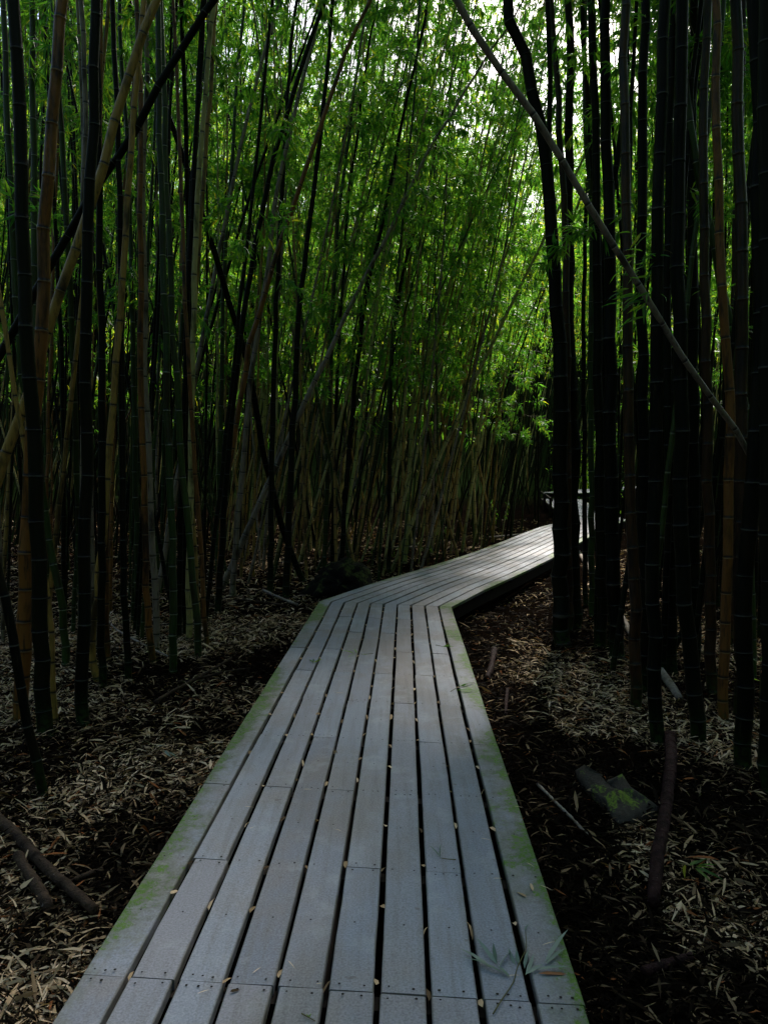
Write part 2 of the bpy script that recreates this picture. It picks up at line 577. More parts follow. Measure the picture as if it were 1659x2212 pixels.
def axis_pts(lo, hi, f0, f1, fine, coarse):
    a = list(np.arange(f0, f1, fine))
    k = f1; st = fine
    while k < hi:
        a.append(k); st = min(coarse, st * 1.3); k += st
    a.append(hi)
    k = f0; st = fine
    pre = []
    while k > lo:
        st = min(coarse, st * 1.3); k -= st
        pre.append(max(k, lo))
    return np.array(pre[::-1] + a)

gx = axis_pts(-260, 260, -8, 8, 0.12, 12)
gy = axis_pts(-120, 400, 0.5, 20, 0.14, 12)
GX, GY = np.meshgrid(gx, gy, indexing='ij')
GZ = np.array([[gh(x, y) for y in gy] for x in gx])
nx, ny = GX.shape
i, j = np.meshgrid(np.arange(nx - 1), np.arange(ny - 1), indexing='ij')
a = i * ny + j
ground = link("ground", make_mesh("ground", np.stack([GX, GY, GZ], -1).reshape(-1, 3), np.stack([a, a + ny, a + ny + 1, a + 1], -1).reshape(-1, 4), [M['soil']]))
tag(ground, kind='structure')

# ------------------------------------------------------------------ boardwalk
Lp0, Rp0 = on_level(110, 2212, DECK), on_level(1275, 2212, DECK)
Lp1, Rp1 = on_level(690, 1299, DECK), on_level(975, 1311, DECK)
def extend(a, b_, y):
    t = (y - a[1]) / (b_[1] - a[1])
    return a + (b_ - a) * t
LB, RB = extend(Lp1, Lp0, -2.0), extend(Rp1, Rp0, -2.0)
def st(lx, ly, rx, ry, z=0.0):
    return (np.array([lx, ly, DECK + z]), np.array([rx, ry, DECK + z]))
dL = np.array([0.457, 1.0]); dL /= np.linalg.norm(dL)
sec2 = [(Lp1, Rp1)]
for s_, z_ in ((1.6, 0.012), (3.4, -0.012), (5.4, -0.015), (7.6, 0.015), (9.6, 0.06), (11.4, 0.085), (13.2, 0.05), (15.2, 0.02)):
    l = Lp1[:2] + dL * s_
    nr = np.array([dL[1], -dL[0]]) * 1.52
    r_ = l + nr
    sec2.append((np.array([*l, DECK + z_]), np.array([*r_, DECK + z_])))
# mitre into section three
l2e = sec2[-1][0]; r2e = sec2[-1][1]
sec2[-1] = (l2e, r2e + np.array([0.15, 0.35, 0]))
l2e, r2e = sec2[-1]
sec3 = [(l2e, r2e), (np.array([l2e[0] + 0.35, 27.0, DECK + 0.15]), np.array([l2e[0] + 1.88, 26.8, DECK + 0.15])),
        (np.array([l2e[0] + 0.75, 31.0, DECK + 0.30]), np.array([l2e[0] + 2.26, 30.4, DECK + 0.30]))]
sec4 = [(sec3[-1][0] + np.array([0, 0.1, 0.24]), sec3[-1][1] + np.array([0, 0.1, 0.24])), (sec3[-1][0] + np.array([3.2, 3.6, 0.32]), sec3[-1][1] + np.array([3.2, 3.0, 0.32])),
        (sec3[-1][0] + np.array([7.0, 6.2, 0.4]), sec3[-1][1] + np.array([7.0, 5.2, 0.4]))]
sec1 = [(LB, RB), (Lp1, Rp1)]

walk = empty("boardwalk", (float(Lp0[0] + Rp0[0]) / 2, 2.2, 0.0))
tag(walk, "long grey plank boardwalk with mossy outer boards, bending right through the bamboo", "boardwalk")
bpy.context.view_layer.update()
W0 = np.array(walk.location)
NB = 10
FR = []
pitch_f = 1.0 / (NB - 0.132)
for k in range(NB):
    FR.append((k * pitch_f, k * pitch_f + pitch_f * 0.868))

def sec_pt(sec, s, f):
    """s in [0, len-1], f lateral"""
    i = min(int(s), len(sec) - 2)
    t = s - i
    l = sec[i][0] * (1 - t) + sec[i + 1][0] * t
    r = sec[i][1] * (1 - t) + sec[i + 1][1] * t
    return l * (1 - f) + r * f

def board(sec, s0, s1, f0, f1, out, side, rn, nseg, th=0.034, ch=0.0035):
    """one plank, chamfered rims; side -1/0/1 tells which rim is the outer one"""
    ss = np.linspace(s0, s1, nseg + 1)
    base = out['n']
    jf = random.gauss(0, 0.0008)
    f0 += jf; f1 += jf + random.gauss(0, 0.0006)
    jz, jt = random.gauss(0, 0.0012), random.gauss(0, 0.0016)
    bow = [random.gauss(0, 0.0008) for _ in ss]
    wfr = (f1 - f0)
    prof = [(0, -th, 1, 0), (0, -ch, 1, 0), (ch / 0.137, 0, 0.92, 0), (0.12, 0, 0.0, 0), (0.5, 0, 0, 0), (0.88, 0, 0.0, 0), (1 - ch / 0.137, 0, 0.92, 0), (1, -ch, 1, 0), (1, -th, 1, 0)]
    K = len(prof)
    for s, bw in zip(ss, bow):
        for (fx, dz, rim, _) in prof:
            p = sec_pt(sec, s, f0 + bw + wfr * fx)
            out['V'].append((p[0], p[1], p[2] + dz + jz + jt * (fx - 0.5)))
            out['rim'].append(rim)
            out['edge'].append((1 - fx) if side < 0 else (fx if side > 0 else 0.0))
    for i in range(nseg):
        for j in range(K - 1):
            a_ = base + i * K + j
            out['F'].append((a_, a_ + 1, a_ + K + 1, a_ + K)); out['rnd'].append(rn); out['m'].append(0)
        out['F'].append((base + i * K + K - 1, base + i * K, base + (i + 1) * K, base + (i + 1) * K + K - 1)); out['rnd'].append(rn); out['m'].append(0)
    for e in (0, nseg):
        b0 = base + e * K
        for (a_, b_, c_, d_) in ((0, 1, 7, 8), (1, 2, 6, 7), (2, 3, 5, 6)):
            q = (b0 + a_, b0 + b_, b0 + c_, b0 + d_)
            out['F'].append(q if e == 0 else q[::-1]); out['rnd'].append(rn); out['m'].append(0)
    out['n'] += (nseg + 1) * K

def screw_at(p, out, r=0.0045):
    base = out['n']
    for k in range(6):
        a_ = k * math.pi / 3
        out['V'].append((p[0] + r * math.cos(a_), p[1] + r * math.sin(a_), p[2] + 0.0035)); out['rim'].append(0); out['edge'].append(0)
    out['F'].append((base, base + 1, base + 2, base + 3)); out['F'].append((base, base + 3, base + 4, base + 5))
    out['rnd'] += [0, 0]; out['m'] += [1, 1]
    out['n'] += 6

def newout():
    return dict(V=[], F=[], rim=[], edge=[], rnd=[], m=[], n=0)

def finish(out, name, mat, parent, org):
    V = np.array(out['V']) - org
    me = make_mesh(name, V, np.array(out['F']), [mat, M['screw']], {'rim': out['rim'], 'edge': out['edge'], 'rnd': out['rnd']}, out['m'], smooth=False)
    o = link(name, me, parent)
    return o

rows = [2.225 + 0.7105 * k for k in range(-6, 10)]
rows = [y for y in rows if y < 8.5]
def s_of_y(y):      # section one parameter for a row
    return (y - LB[1]) / (((Lp1[1] + Rp1[1]) / 2) - LB[1])
def build_decking(sec, name_suffix, first):
    mid = newout(); le = newout(); re_ = newout()
    for k, (f0, f1) in enumerate(FR):
        out = le if k == 0 else (re_ if k == NB - 1 else mid)
        side = -1 if k == 0 else (1 if k == NB - 1 else 0)
        if first:
            cuts = [0.0]
            for q, y in enumerate(rows):
                full = (q == 6)
                if full or (q + k) % 2 == 0 and random.random() < 0.85:
                    cuts.append(s_of_y(y))
            cuts.append(1.0)
            g_ = 0.0022 / 11
            for a_, b_ in zip(cuts[:-1], cuts[1:]):
                board(sec, a_ + g_, b_ - g_, f0, f1, out, side, random.random(), 3)
            for q, y in enumerate(rows):
                if y < 1.2: continue
                s = s_of_y(y)
                seam = any(abs(s - c_) < 1e-6 for c_ in cuts)
                for fx in ((0.22, 0.80) if random.random() < .7 else (0.25, 0.5, 0.79)):
                    for dy in ((-0.024, 0.024) if seam else (0.0,)):
                        if random.random() < 0.08: continue
                        p = sec_pt(sec, s + dy / 11 + random.gauss(0, 0.0003), f0 + (f1 - f0) * (fx + random.gauss(0, 0.04)))
                        screw_at(p, out, 0.0045 * random.uniform(.8, 1.2))
                if random.random() < .8:
                    p = sec_pt(sec, s + 0.352 / 11, f0 + (f1 - f0) * random.uniform(.4, .6))
                    screw_at(p, out, 0.004)
        else:
            n_ = len(sec) - 1
            step = 1.4
            c0 = 0.0
            offc = (k % 3) * 0.6 + random.random() * .5
            cuts = [0.0] + [c for c in np.arange(offc + 0.6, n_ - .3, 1.7)] + [float(n_)]
            for a_, b_ in zip(cuts[:-1], cuts[1:]):
                board(sec, a_ + 0.0012, b_ - 0.0012, f0, f1, out, side, random.random(), max(3, int((b_ - a_) * 4)))
    finish(mid, "decking", M['deck'], walk, W0)
    o = finish(le, "edge_board", M['edge'], walk, W0)
    o2 = finish(re_, "edge_board", M['edge'], walk, W0)
    if first:
        o["label"] = "left outer board greened by moss along its rim"
        o2["label"] = "right outer board greened by moss and pale lichen"
build_decking(sec1, "", True)
build_decking(sec2, "", False)
build_decking(sec3, "", False)
build_decking(sec4, "", False)

def boxmesh(p0, p1, w, h):
    """beam between two points, top at the points' z"""
    p0 = np.array(p0, float); p1 = np.array(p1, float)
    d = p1 - p0; d /= np.linalg.norm(d)
    s = np.cross(d, [0, 0, 1.0]); s /= np.linalg.norm(s)
    V = []
    for p in (p0, p1):
        for a_, b_ in ((-1, 0), (1, 0), (1, -1), (-1, -1)):
            V.append(p + s * a_ * w / 2 + np.array([0, 0, b_ * h]))
    Fb = [(0, 1, 2, 3), (7, 6, 5, 4), (0, 4, 5, 1), (1, 5, 6, 2), (2, 6, 7, 3), (3, 7, 4, 0)]
    return np.array(V), np.array(Fb)

def beam(name, p0, p1, w, h, parent, org, mat):
    V, Fb = boxmesh(p0, p1, w, h)
    return link(name, make_mesh(name, V - org, Fb, [mat], smooth=False), parent)

for sec in (sec1, sec2, sec3, sec4):
    nst = len(sec) - 1
    for f in (0.05, 0.5, 0.95):
        for i_ in range(nst):
            p0 = sec_pt(sec, i_, f); p1 = sec_pt(sec, i_ + 0.9999, f)
            if i_ == 0: p0 = sec_pt(sec, 0.02, f)
            p0 = p0 + [0, 0, -0.078]; p1 = p1 + [0, 0, -0.078]
            beam("stringer", p0, p1, 0.05, 0.13, walk, W0, M['timber'])
for y in [2.225 + 0.7105 * k for k in range(-2, 9)]:
    s = s_of_y(y)
    beam("joist", sec_pt(sec1, s, 0.012) + [0, 0, -0.035], sec_pt(sec1, s, 0.988) + [0, 0, -0.035], 0.06, 0.042, walk, W0, M['timber'])
for sec in (sec2, sec3):
    for s in np.arange(0.25, len(sec) - 1, 0.5):
        beam("joist", sec_pt(sec, s, 0.012) + [0, 0, -0.035], sec_pt(sec, s, 0.988) + [0, 0, -0.035], 0.06, 0.042, walk, W0, M['timber'])

# railing along the left of the far ramp
rail = empty("railing", (float(sec3[0][0][0]) - 0.35, 26.0, 0.0))
tag(rail, "low dark wooden railing beside the far ramp, seen left of the paired black culms", "railing")
ro = np.array(rail.location)
pp = []
for s in (1.0, 1.5, 2.0):
    p = sec_pt(sec3, min(s, 1.999), 0.0) + np.array([-0.06, 0, 0.0])
    V, Fb = boxmesh(p + [0, -0.045, 0.34], p + [0, 0.045, 0.34], 0.09, 1.0)
    link("post", make_mesh("post", V - ro, Fb, [M['timber']], smooth=False), rail)
    pp.append(p)
for h in (0.30, 0.02):
    for p, q in zip(pp[:-1], pp[1:]):
        beam("rail", p + [0.07, 0, h], q + [0.07, 0, h], 0.04, 0.09, rail, ro, M['timber'])

# ------------------------------------------------------------------ leaf litter
def on_walk(X, Y, pad=0.0):
    m_ = np.zeros(len(X), bool)
    for sec in (sec1, sec2, sec3, sec4):
        for (l0, r0_), (l1, r1_) in zip(sec[:-1], sec[1:]):
            quad = [l0[:2], r0_[:2], r1_[:2], l1[:2]]
            c = sum(quad) / 4
            inside = np.ones(len(X), bool)
            for k in range(4):
                a_ = quad[k]; b_ = quad[(k + 1) % 4]
                e = b_ - a_
                n_ = np.array([e[1], -e[0]]) / np.linalg.norm(e)
                if np.dot(c - a_, n_) > 0: n_ = -n_
                inside &= ((X - a_[0]) * n_[0] + (Y - a_[1]) * n_[1]) < pad
            m_ |= inside
    return m_

def vnoise(X, Y, s, z=0.0):
    return np.array([mnoise.noise(Vector((x * s, y * s, z))) for x, y in zip(X, Y)])
def ghv(X, Y):
    return np.array([gh(x, y) for x, y in zip(X, Y)])

def litter(n, y0, y1, scale, g, base=False):
    # even in the picture: sample depth with weight towards the front
    Y = y0 * (y1 / y0) ** g.uniform(0, 1, n)
    X = g.uniform(-0.62, 0.62, n) * (Y + 1.2)
    ok = ~on_walk(X, Y, -0.05)
    X, Y = X[ok], Y[ok]
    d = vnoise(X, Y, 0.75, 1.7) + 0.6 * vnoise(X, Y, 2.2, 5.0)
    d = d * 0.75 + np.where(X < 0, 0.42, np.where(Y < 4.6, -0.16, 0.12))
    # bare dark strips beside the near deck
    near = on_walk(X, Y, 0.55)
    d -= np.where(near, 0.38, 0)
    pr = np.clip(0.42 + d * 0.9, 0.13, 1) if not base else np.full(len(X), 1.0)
    ok = g.uniform(0, 1, len(X)) < pr
    X, Y, pr = X[ok], Y[ok], pr[ok]
    k = len(X)
    az = g.uniform(0, 2 * np.pi, k)
    tilt = g.normal(0.04, 0.22, k)
    D = np.stack([np.cos(az) * np.cos(tilt), np.sin(az) * np.cos(tilt), np.sin(tilt)], -1)
    L = np.clip(g.lognormal(math.log(0.058), 0.45, k), 0.018, 0.16) * scale
    Wd = np.maximum(0.003, L * g.uniform(0.05, 0.13, k))
    B = np.stack([X, Y, ghv(X, Y) + g.uniform(0.004, 0.035, k) + np.abs(D[:, 2]) * L * 0.5], -1) - D * L[:, None] * 0.5
    nn = g.normal(0, 0.33, (k, 3)) + np.array([[0, 0, 1.0]])
    V, Fc, q = leaves_arrays(B, D, nn, L, Wd, 0.16, 2)
    V = V + np.repeat(g.normal(0, 0.0035, (k, 3)), 6, 0) + g.normal(0, 0.0022, V.shape)
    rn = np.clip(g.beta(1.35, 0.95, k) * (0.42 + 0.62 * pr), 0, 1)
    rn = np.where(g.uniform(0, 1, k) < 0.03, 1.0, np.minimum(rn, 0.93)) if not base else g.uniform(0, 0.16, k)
    return V, Fc, np.repeat(rn, q)

parts = [litter(60000, 2.0, 12, 1.0, rng, True), litter(190000, 2.0, 9.5, 1.08, rng), litter(70000, 7.5, 26.0, 1.4, rng)]
Vs, Fs, Rs, o_ = [], [], [], 0
for v, f, r_ in parts:
    Vs.append(v); Fs.append(f + o_); Rs.append(r_); o_ += len(v)
lit = link("leaf_litter", make_mesh("leaf_litter", np.concatenate(Vs), np.concatenate(Fs), [M['litter']], {'rnd': np.concatenate(Rs)}))
tag(lit, kind='stuff')

# ------------------------------------------------------------------ bamboo traced from the photograph
GROUP = "bamboo stems growing beside the boardwalk"
def hero(label, kind, w, pts, Y=None, lean=0.0, H=13.0, leaf_from=None, seg=12, taper=None, name="bamboo", leafy=True, sprays=None, base_z=None):
    """pts from the foot upward in photo pixels; Y distance (from the foot when None); lean: metres towards (+) / away per metre of height"""
    if Y is None:
        b0 = on_level(*pts[0], 0.0)
        Y = b0[1]
    P = []
    for (u, v) in pts:
        p = at_depth(u, v, Y)
        for _ in range(3):
            p = at_depth(u, v, Y - lean * max(0, p[2]))
        P.append(p)
    P = np.array(P)
    d0 = P[0] - P[1]
    if P[0][2] > 0.25:      # foot hidden: carry on down to the floor
        d0 = d0 / abs(d0[2])
        P = np.concatenate([[P[0] + d0 * (P[0][2] + 0.03)], P])
    g0 = gh(P[0][0], P[0][1])
    P[0][2] = g0 - 0.03
    dt = P[-1] - P[-2]; dt /= np.linalg.norm(dt)
    if P[-1][2] < H:
        top = P[-1].copy(); k = 0
        bend = np.array([dt[0], dt[1], 0]); nb = np.linalg.norm(bend)
        bend = bend / nb if nb > 0.05 else np.array([math.cos(len(label)), math.sin(len(label)), 0])
        ext = []
        while top[2] < H and k < 12:
            k += 1
            dt = dt + bend * 0.05 + np.array([0, 0, -0.02]); dt /= np.linalg.norm(dt)
            top = top + dt * 1.0
            ext.append(top.copy())
        P = np.concatenate([P, ext])
    C = catmull(P, 60)
    org = np.array([P[0][0], P[0][1], g0])
    C = C - org
    r = w * Y / F / 2
    L = arclen(C)[-1]
    root = empty(name, org)
    tag(root, label, "bamboo", GROUP)
    gg = np.random.default_rng(abs(hash(label)) % 1 + int(P[0][0] * 1000) % 99991 + len(label))
    hi = 0.36 if r > 0.028 else 0.30
    V, q, tr, band, nodes, S = culm_arrays(C, r * (1.0 if taper is None else (taper if not isinstance(taper, tuple) else taper[0])), 0.004 if taper is None else r * (0.35 if not isinstance(taper, tuple) else taper[1]), seg, 2, 0.15 if r > .025 else .19, 0.02, hi, gg)
    me = make_mesh("culm", V, [q, tr], [M[kind]], {'band': band, 'hgt': V[:, 2]})
    link("culm", me, root)
    if leafy:
        f = foliage_arrays(C, S, nodes, r, leaf_from if leaf_from is not None else H * 0.50, gg, 2.0 if pts[0][0] > 1190 else 1.0, leaf=(0.12, 0.20), wid=(0.018, 0.030), per_fan=7)  # right-hand crowns made denser to block the sun
        if f is not None:
            link("foliage", make_mesh("foliage", f[0], f[1], [M['leaf'], M['twig']], {'rnd': f[2]}, f[3], smooth=False), root)
    if sprays:
        for (u, v, size, n_) in sprays:
            Vv, Ff, Rr, Mm, oo = [], [], [], [], 0
            c = at_depth(u, v, Y - 0.05) - org
            # start on the culm at about that height, run out to the spray
            idx = np.argmin(np.abs(C[:, 2] - (c[2] + 0.05)))
            bp = np.stack([C[idx] * (1 - t) + c * t + np.array([0, 0, 0.06 * math.sin(t * 3.1)]) for t in np.linspace(0, 1, 5)])
            v_, q_, _ = tube_arrays(bp, np.linspace(0.003, 0.0014, 5), 4, cap=False)
            Vv.append(v_); Ff.append(q_ + oo); Rr += [0.5] * len(q_); Mm += [1] * len(q_); oo += len(v_)
            k = n_
            cc = c + gg.normal(0, size * 0.33, (k, 3))
            dd = (cc - C[idx][None]) * np.array([[1, 1, 0]])
            dd /= np.linalg.norm(dd, axis=1)[:, None] + 1e-6
            dd = dd + gg.normal(0, 0.5, (k, 3)) + np.array([[0, 0, -0.45]])
            nn = gg.normal(0, 0.5, (k, 3)) + np.array([[0, -0.4, 0.8]])
            lv, lf, qn = leaves_arrays(cc, dd, nn, gg.uniform(0.10, 0.17, k), gg.uniform(0.013, 0.02, k), 0.2, 2)
            Vv.append(lv); Ff.append(lf + oo); Rr += list(np.repeat(gg.beta(2, 2, k), qn)); Mm += [0] * len(lf); oo += len(lv)
            link("leaf_spray", make_mesh("leaf_spray", np.concatenate(Vv), np.concatenate(Ff), [M['leaf'], M['twig']], {'rnd': Rr}, Mm, smooth=False), root)
    return root

HEROES = [
 # left front
 ("slender dark bamboo with mossy foot leaning left in the lit leaf litter, nearest at left", 'dark', 19, [(95,1722),(84,1659),(60,1555),(40,1455),(27,1354),(0,1240),(-30,1100),(-60,900)], dict(H=7)),
 ("thick orange-brown bamboo at the far left with black rings and a forked look", 'brown', 30, [(42,1570),(48,1440),(57,1290),(57,1196),(60,1102),(67,987),(74,887),(82,783),(87,739),(97,551),(110,400),(118,250),(128,110),(135,0)], dict()),
 ("tan bamboo leaning right across the upper left, behind the thick orange-brown one", 'tan', 23, [(-165,1500),(0,1021),(45,895),(100,732),(121,665),(175,505),(219,380),(256,236),(303,87),(337,0)], dict(Y=6.4)),
 ("dark bamboo with a bright green mossy collar at its foot, left front row", 'dark', 32, [(101,1599),(95,1520),(87,1404),(84,1236),(80,1100),(70,900),(55,600),(42,300),(30,0)], dict()),
 ("green bamboo curving down from the top left corner behind the orange-brown one", 'green', 15, [(143,1440),(134,1303),(110,1200),(100,1130),(86,1000),(66,900),(47,803),(34,635),(20,300),(7,0)], dict()),
 ("green bamboo standing upright between the far-left corner and the orange-brown one", 'green', 16, [(92,1420),(86,1054),(84,900),(76,560),(73,300),(72,0)], dict(Y=7.6)),
 ("thin tan bamboo slanting in from the left edge above the litter", 'tan', 10, [(122,1570),(112,1380),(101,1263),(87,1186),(77,1106),(64,1015),(44,904),(25,800),(0,635),(-60,330)], dict(H=8)),
 ("thick blackish bamboo just left of the yellow-tan one, foot in the lit litter", 'dark', 26, [(180,1575),(181,1438),(185,1303),(185,1102),(188,800),(192,551),(200,300),(206,0)], dict()),
 ("bright yellow-tan bamboo with clear black rings, left of the black crossing stems", 'tan', 15, [(214,1470),(200,1404),(203,1330),(213,1297),(215,1220),(225,1152),(230,1090),(235,987),(242,920),(250,833),(252,769),(260,675),(269,557),(274,437),(281,330),(290,236),(300,151),(312,0)], dict()),
 ("mossy-footed thin dark bamboo touching the right of the yellow-tan one", 'dark', 15, [(222,1480),(220,1360),(222,1200),(221,1000),(222,800),(216,600),(214,300),(210,0)], dict()),
 ("dark thin bamboo, first to the right of the yellow-tan one at ground level", 'dark', 13, [(279,1468),(274,1370),(269,1270),(266,1102),(264,900),(262,750),(262,500),(252,200),(245,0)], dict()),
 ("weathered brown bamboo with a kink, left of a matching greyer pair", 'brown', 13, [(331,1431),(322,1337),(316,1236),(314,1102),(306,887),(304,786),(304,585),(305,325),(300,100),(296,0)], dict()),
 ("weathered greyish-tan bamboo, kinked halfway, right of its browner twin", 'grey', 13, [(338,1404),(339,1370),(336,1270),(332,1203),(326,1108),(324,1021),(322,937),(317,870),(312,769),(314,675),(312,551),(310,400),(318,200),(322,0)], dict(Y=7.7)),
 ("straight green bamboo, left of two side by side left of the centre", 'green', 15, [(376,1448),(376,1337),(374,1236),(371,1109),(368,998),(361,894),(361,780),(356,652),(353,557),(348,370),(343,201),(342,0)], dict()),
 ("straight green bamboo with a mossy foot, right of two side by side", 'green', 14, [(431,1418),(426,1337),(418,1263),(410,1169),(403,1102),(396,1038),(390,940),(383,820),(373,695),(370,557),(358,370),(356,201),(350,60),(348,0)], dict()),
 ("thin tan-brown bamboo with dark rings right of the two straight green ones", 'tan', 11, [(428,1360),(418,1150),(405,1010),(407,940),(410,887),(416,783),(420,685),(428,585),(437,430),(447,300),(458,150),(468,0)], dict(Y=8.6)),
 ("short green branch-like bamboo forking upward between the kinked and straight stems", 'green', 7, [(327,1060),(330,1010),(337,918),(345,760),(352,600)], dict(Y=8.1, H=4, leafy=False)),
 ("pinkish brown bamboo upright in the upper left between dark ones", 'grey', 13, [(200,1300),(190,800),(181,400),(184,260),(180,94),(176,0)], dict(Y=7.0)),
 ("dark upright bamboo with a lit tan edge, upper left", 'brown', 15, [(232,1450),(226,1100),(222,800),(216,560),(214,330),(217,100),(218,0)], dict(Y=7.3)),
 ("green bamboo behind the crossing black stems, upper left", 'green', 11, [(300,1400),(292,900),(283,500),(275,300),(262,100),(258,0)], dict(Y=8.8)),
 ("big black bamboo leaning right across the upper left, lower left end hidden", 'dark', 18, [(-80,905),(90,610),(215,393),(269,323),(350,175),(400,92),(462,0)], dict(Y=6.9, lean=0.05)),
 ("thin black bamboo slanting the other way, crossing the big black one in an X", 'dark', 10, [(655,1257),(618,1162),(601,1102),(570,980),(540,800),(502,675),(468,559),(421,411),(387,313),(337,168),(300,60),(280,0)], dict(lean=0.35, taper=1.0)),
 ("green bamboo leaning slightly right, pale and clear at the top left of centre", 'green', 10, [(470,1270),(478,900),(487,551),(500,380),(512,180),(528,0)], dict(Y=11.0)),
 ("pair-like pale green bamboo beside a black one, upper left of centre", 'pale', 13, [(408,1340),(412,1000),(418,700),(424,500),(438,280),(452,120),(466,0)], dict(Y=8.2)),
 ("black bamboo close beside the pale green one, upper left of centre", 'dark', 13, [(400,1330),(402,1000),(405,620),(415,430),(428,200),(440,0)], dict(Y=8.4)),
 # centre
 ("black leaning bamboo overlapping a silvery tan one, centre left", 'dark', 13, [(470,1290),(500,900),(540,600),(561,487),(585,369),(611,279),(652,144),(702,0)], dict(Y=9.6)),
 ("silvery tan leaning bamboo behind a black one, centre left", 'grey', 12, [(505,1240),(540,850),(581,557),(598,420),(622,302),(655,168),(685,50),(696,0)], dict(Y=11.0)),
 ("long dark leaning bamboo with a tan edge, rising to the top at centre", 'brown', 12, [(470,1320),(487,1055),(498,987),(525,840),(535,752),(555,695),(595,557),(618,487),(665,353),(709,228),(752,101),(799,0)], dict(Y=10.2)),
 ("thin dark leaning bamboo right of the long tan-edged one", 'dark', 8, [(718,1240),(725,900),(735,700),(745,557),(752,437),(773,285),(799,91),(819,0)], dict(Y=13.0)),
 ("fresh green bamboo leaning right through the middle leaves", 'green', 10, [(700,1240),(715,800),(729,504),(749,336),(769,168),(793,17),(796,0)], dict(Y=13.0)),
 ("dark leaning bamboo right of centre ending under hanging leaves", 'dark', 11, [(735,1240),(760,900),(790,650),(813,537),(846,386),(870,252),(914,60),(925,0)], dict(Y=12.6, sprays=[(930,50,0.45,90),(880,20,0.4,60),(985,120,0.35,45),(960,10,.4,60),(790,905,.35,50),(745,800,.3,40)])),
 ("long grey-tan bamboo leaning far right across the middle, joints clear", 'grey', 13, [(520,1180),(621,954),(665,857),(712,762),(739,699),(766,648),(799,578),(836,510),(920,336),(967,259),(1021,168),(1102,50),(1130,0)], dict(Y=11.5, H=9, sprays=[(790,620,0.5,120),(835,668,0.4,80),(935,345,0.5,100)])),
 ("dark bamboo among leaf clumps right of centre", 'dark', 10, [(840,1200),(845,800),(860,640),(880,551),(920,420),(940,319),(955,250)], dict(Y=13.5, H=10, sprays=[(900,470,0.5,110),(835,690,0.4,60),(960,400,.45,80)])),
 ("thin tan stick-like bamboo leaning left in the dark, centre left", 'tan', 6, [(726,1250),(719,887),(712,800),(700,700)], dict(Y=12.5, H=4.0, leafy=False)),
 ("thin tan dead bamboo slanting left above the dark mound", 'tan', 6, [(705,940),(675,800),(655,719),(640,655),(625,590)], dict(Y=12.8, H=4.6, leafy=False)),
 ("tan bamboo leaning right, clear against dark stems right of centre", 'pale', 9, [(875,1190),(895,860),(925,770),(967,625),(994,551),(1020,470),(1060,350),(1100,240)], dict(Y=15.0, H=9, sprays=[(1040,640,0.5,100),(1085,600,0.45,80),(1000,540,0.4,60)])),
 ("reddish tan dead bamboo slanting left between leaf clumps", 'tan', 6, [(985,1190),(960,1090),(930,940),(912,840),(880,730),(868,680),(850,600)], dict(Y=14.5, H=6, leafy=False)),
 ("straight dark bamboo in the middle of the dark wall", 'dark', 14, [(620,1230),(635,900),(650,640),(690,300),(712,100),(720,0)], dict(Y=10.8)),
 ("dark bamboo left of the mossy mound, thick and straight", 'dark', 12, [(585,1250),(588,1000),(596,700),(610,400),(630,100),(640,0)], dict(Y=11.2)),
 # right paired trunks
 ("thick black bamboo standing clear in front of the far boardwalk, left of the pair", 'dark', 34, [(1213,1392),(1211,1236),(1210,1102),(1209,900),(1206,719),(1199,618),(1193,530),(1189,440),(1173,320),(1150,200),(1128,100),(1102,34),(1092,-40)], dict()),
 ("black bamboo rising straight out of the foot of the clear pair", 'dark', 14, [(1205,1380),(1203,1100),(1201,800),(1197,557),(1193,470),(1186,302),(1189,168),(1183,0)], dict(Y=8.3)),
 ("black and tan streaked bamboo between the clear pair near the top", 'dim', 17, [(1228,1372),(1226,1100),(1224,800),(1221,600),(1220,470),(1210,302),(1203,168),(1191,0)], dict(Y=8.7)),
 ("thick black bamboo, right of the clear pair in front of the far boardwalk", 'dark', 24, [(1243,1357),(1241,1203),(1240,1055),(1239,887),(1232,786),(1228,551),(1230,235),(1228,0)], dict()),
 ("slim black bamboo leaning, right beyond the clear pair", 'dark', 10, [(1264,1300),(1262,1000),(1260,700),(1262,551),(1268,400),(1282,250),(1285,100),(1280,0)], dict(Y=10.4)),
 ("dark green bamboo bounding the bright gap on its right", 'green', 13, [(1278,1330),(1277,1000),(1275,700),(1278,551),(1272,400),(1263,250),(1262,0)], dict(Y=9.5)),
 # the long diagonal
 ("long tan-brown bamboo slanting down right from the top centre, across the dark right stems", 'grey', 10, [(1655,1050),(1607,964),(1585,924),(1538,863),(1481,783),(1451,736),(1404,655),(1337,551),(1287,470),(1233,379),(1166,269),(1102,181),(1040,95),(985,0),(960,-50)], dict(Y=5.7, lean=0.26, H=5.8, taper=(-0.25, 1.30), leafy=False)),
 # right wall
 ("dark bamboo at the left rim of the right-hand stand", 'dark', 22, [(1300,1398),(1296,1102),(1290,700),(1285,300),(1276,0)], dict()),
 ("thick dark bamboo second in the right-hand stand, behind the slanting branch", 'dark', 30, [(1334,1420),(1322,1200),(1317,900),(1316,551),(1310,300),(1306,0)], dict()),
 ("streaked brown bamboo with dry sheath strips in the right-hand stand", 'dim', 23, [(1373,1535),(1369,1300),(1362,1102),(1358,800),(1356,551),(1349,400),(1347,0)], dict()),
 ("tall black bamboo with pale rings and green mossy foot, right front row", 'dark', 28, [(1418,1616),(1410,1370),(1408,1270),(1409,1102),(1414,1055),(1413,887),(1414,719),(1416,551),(1424,302),(1431,101),(1438,0)], dict(sprays=[(1380,640,0.16,26)])),
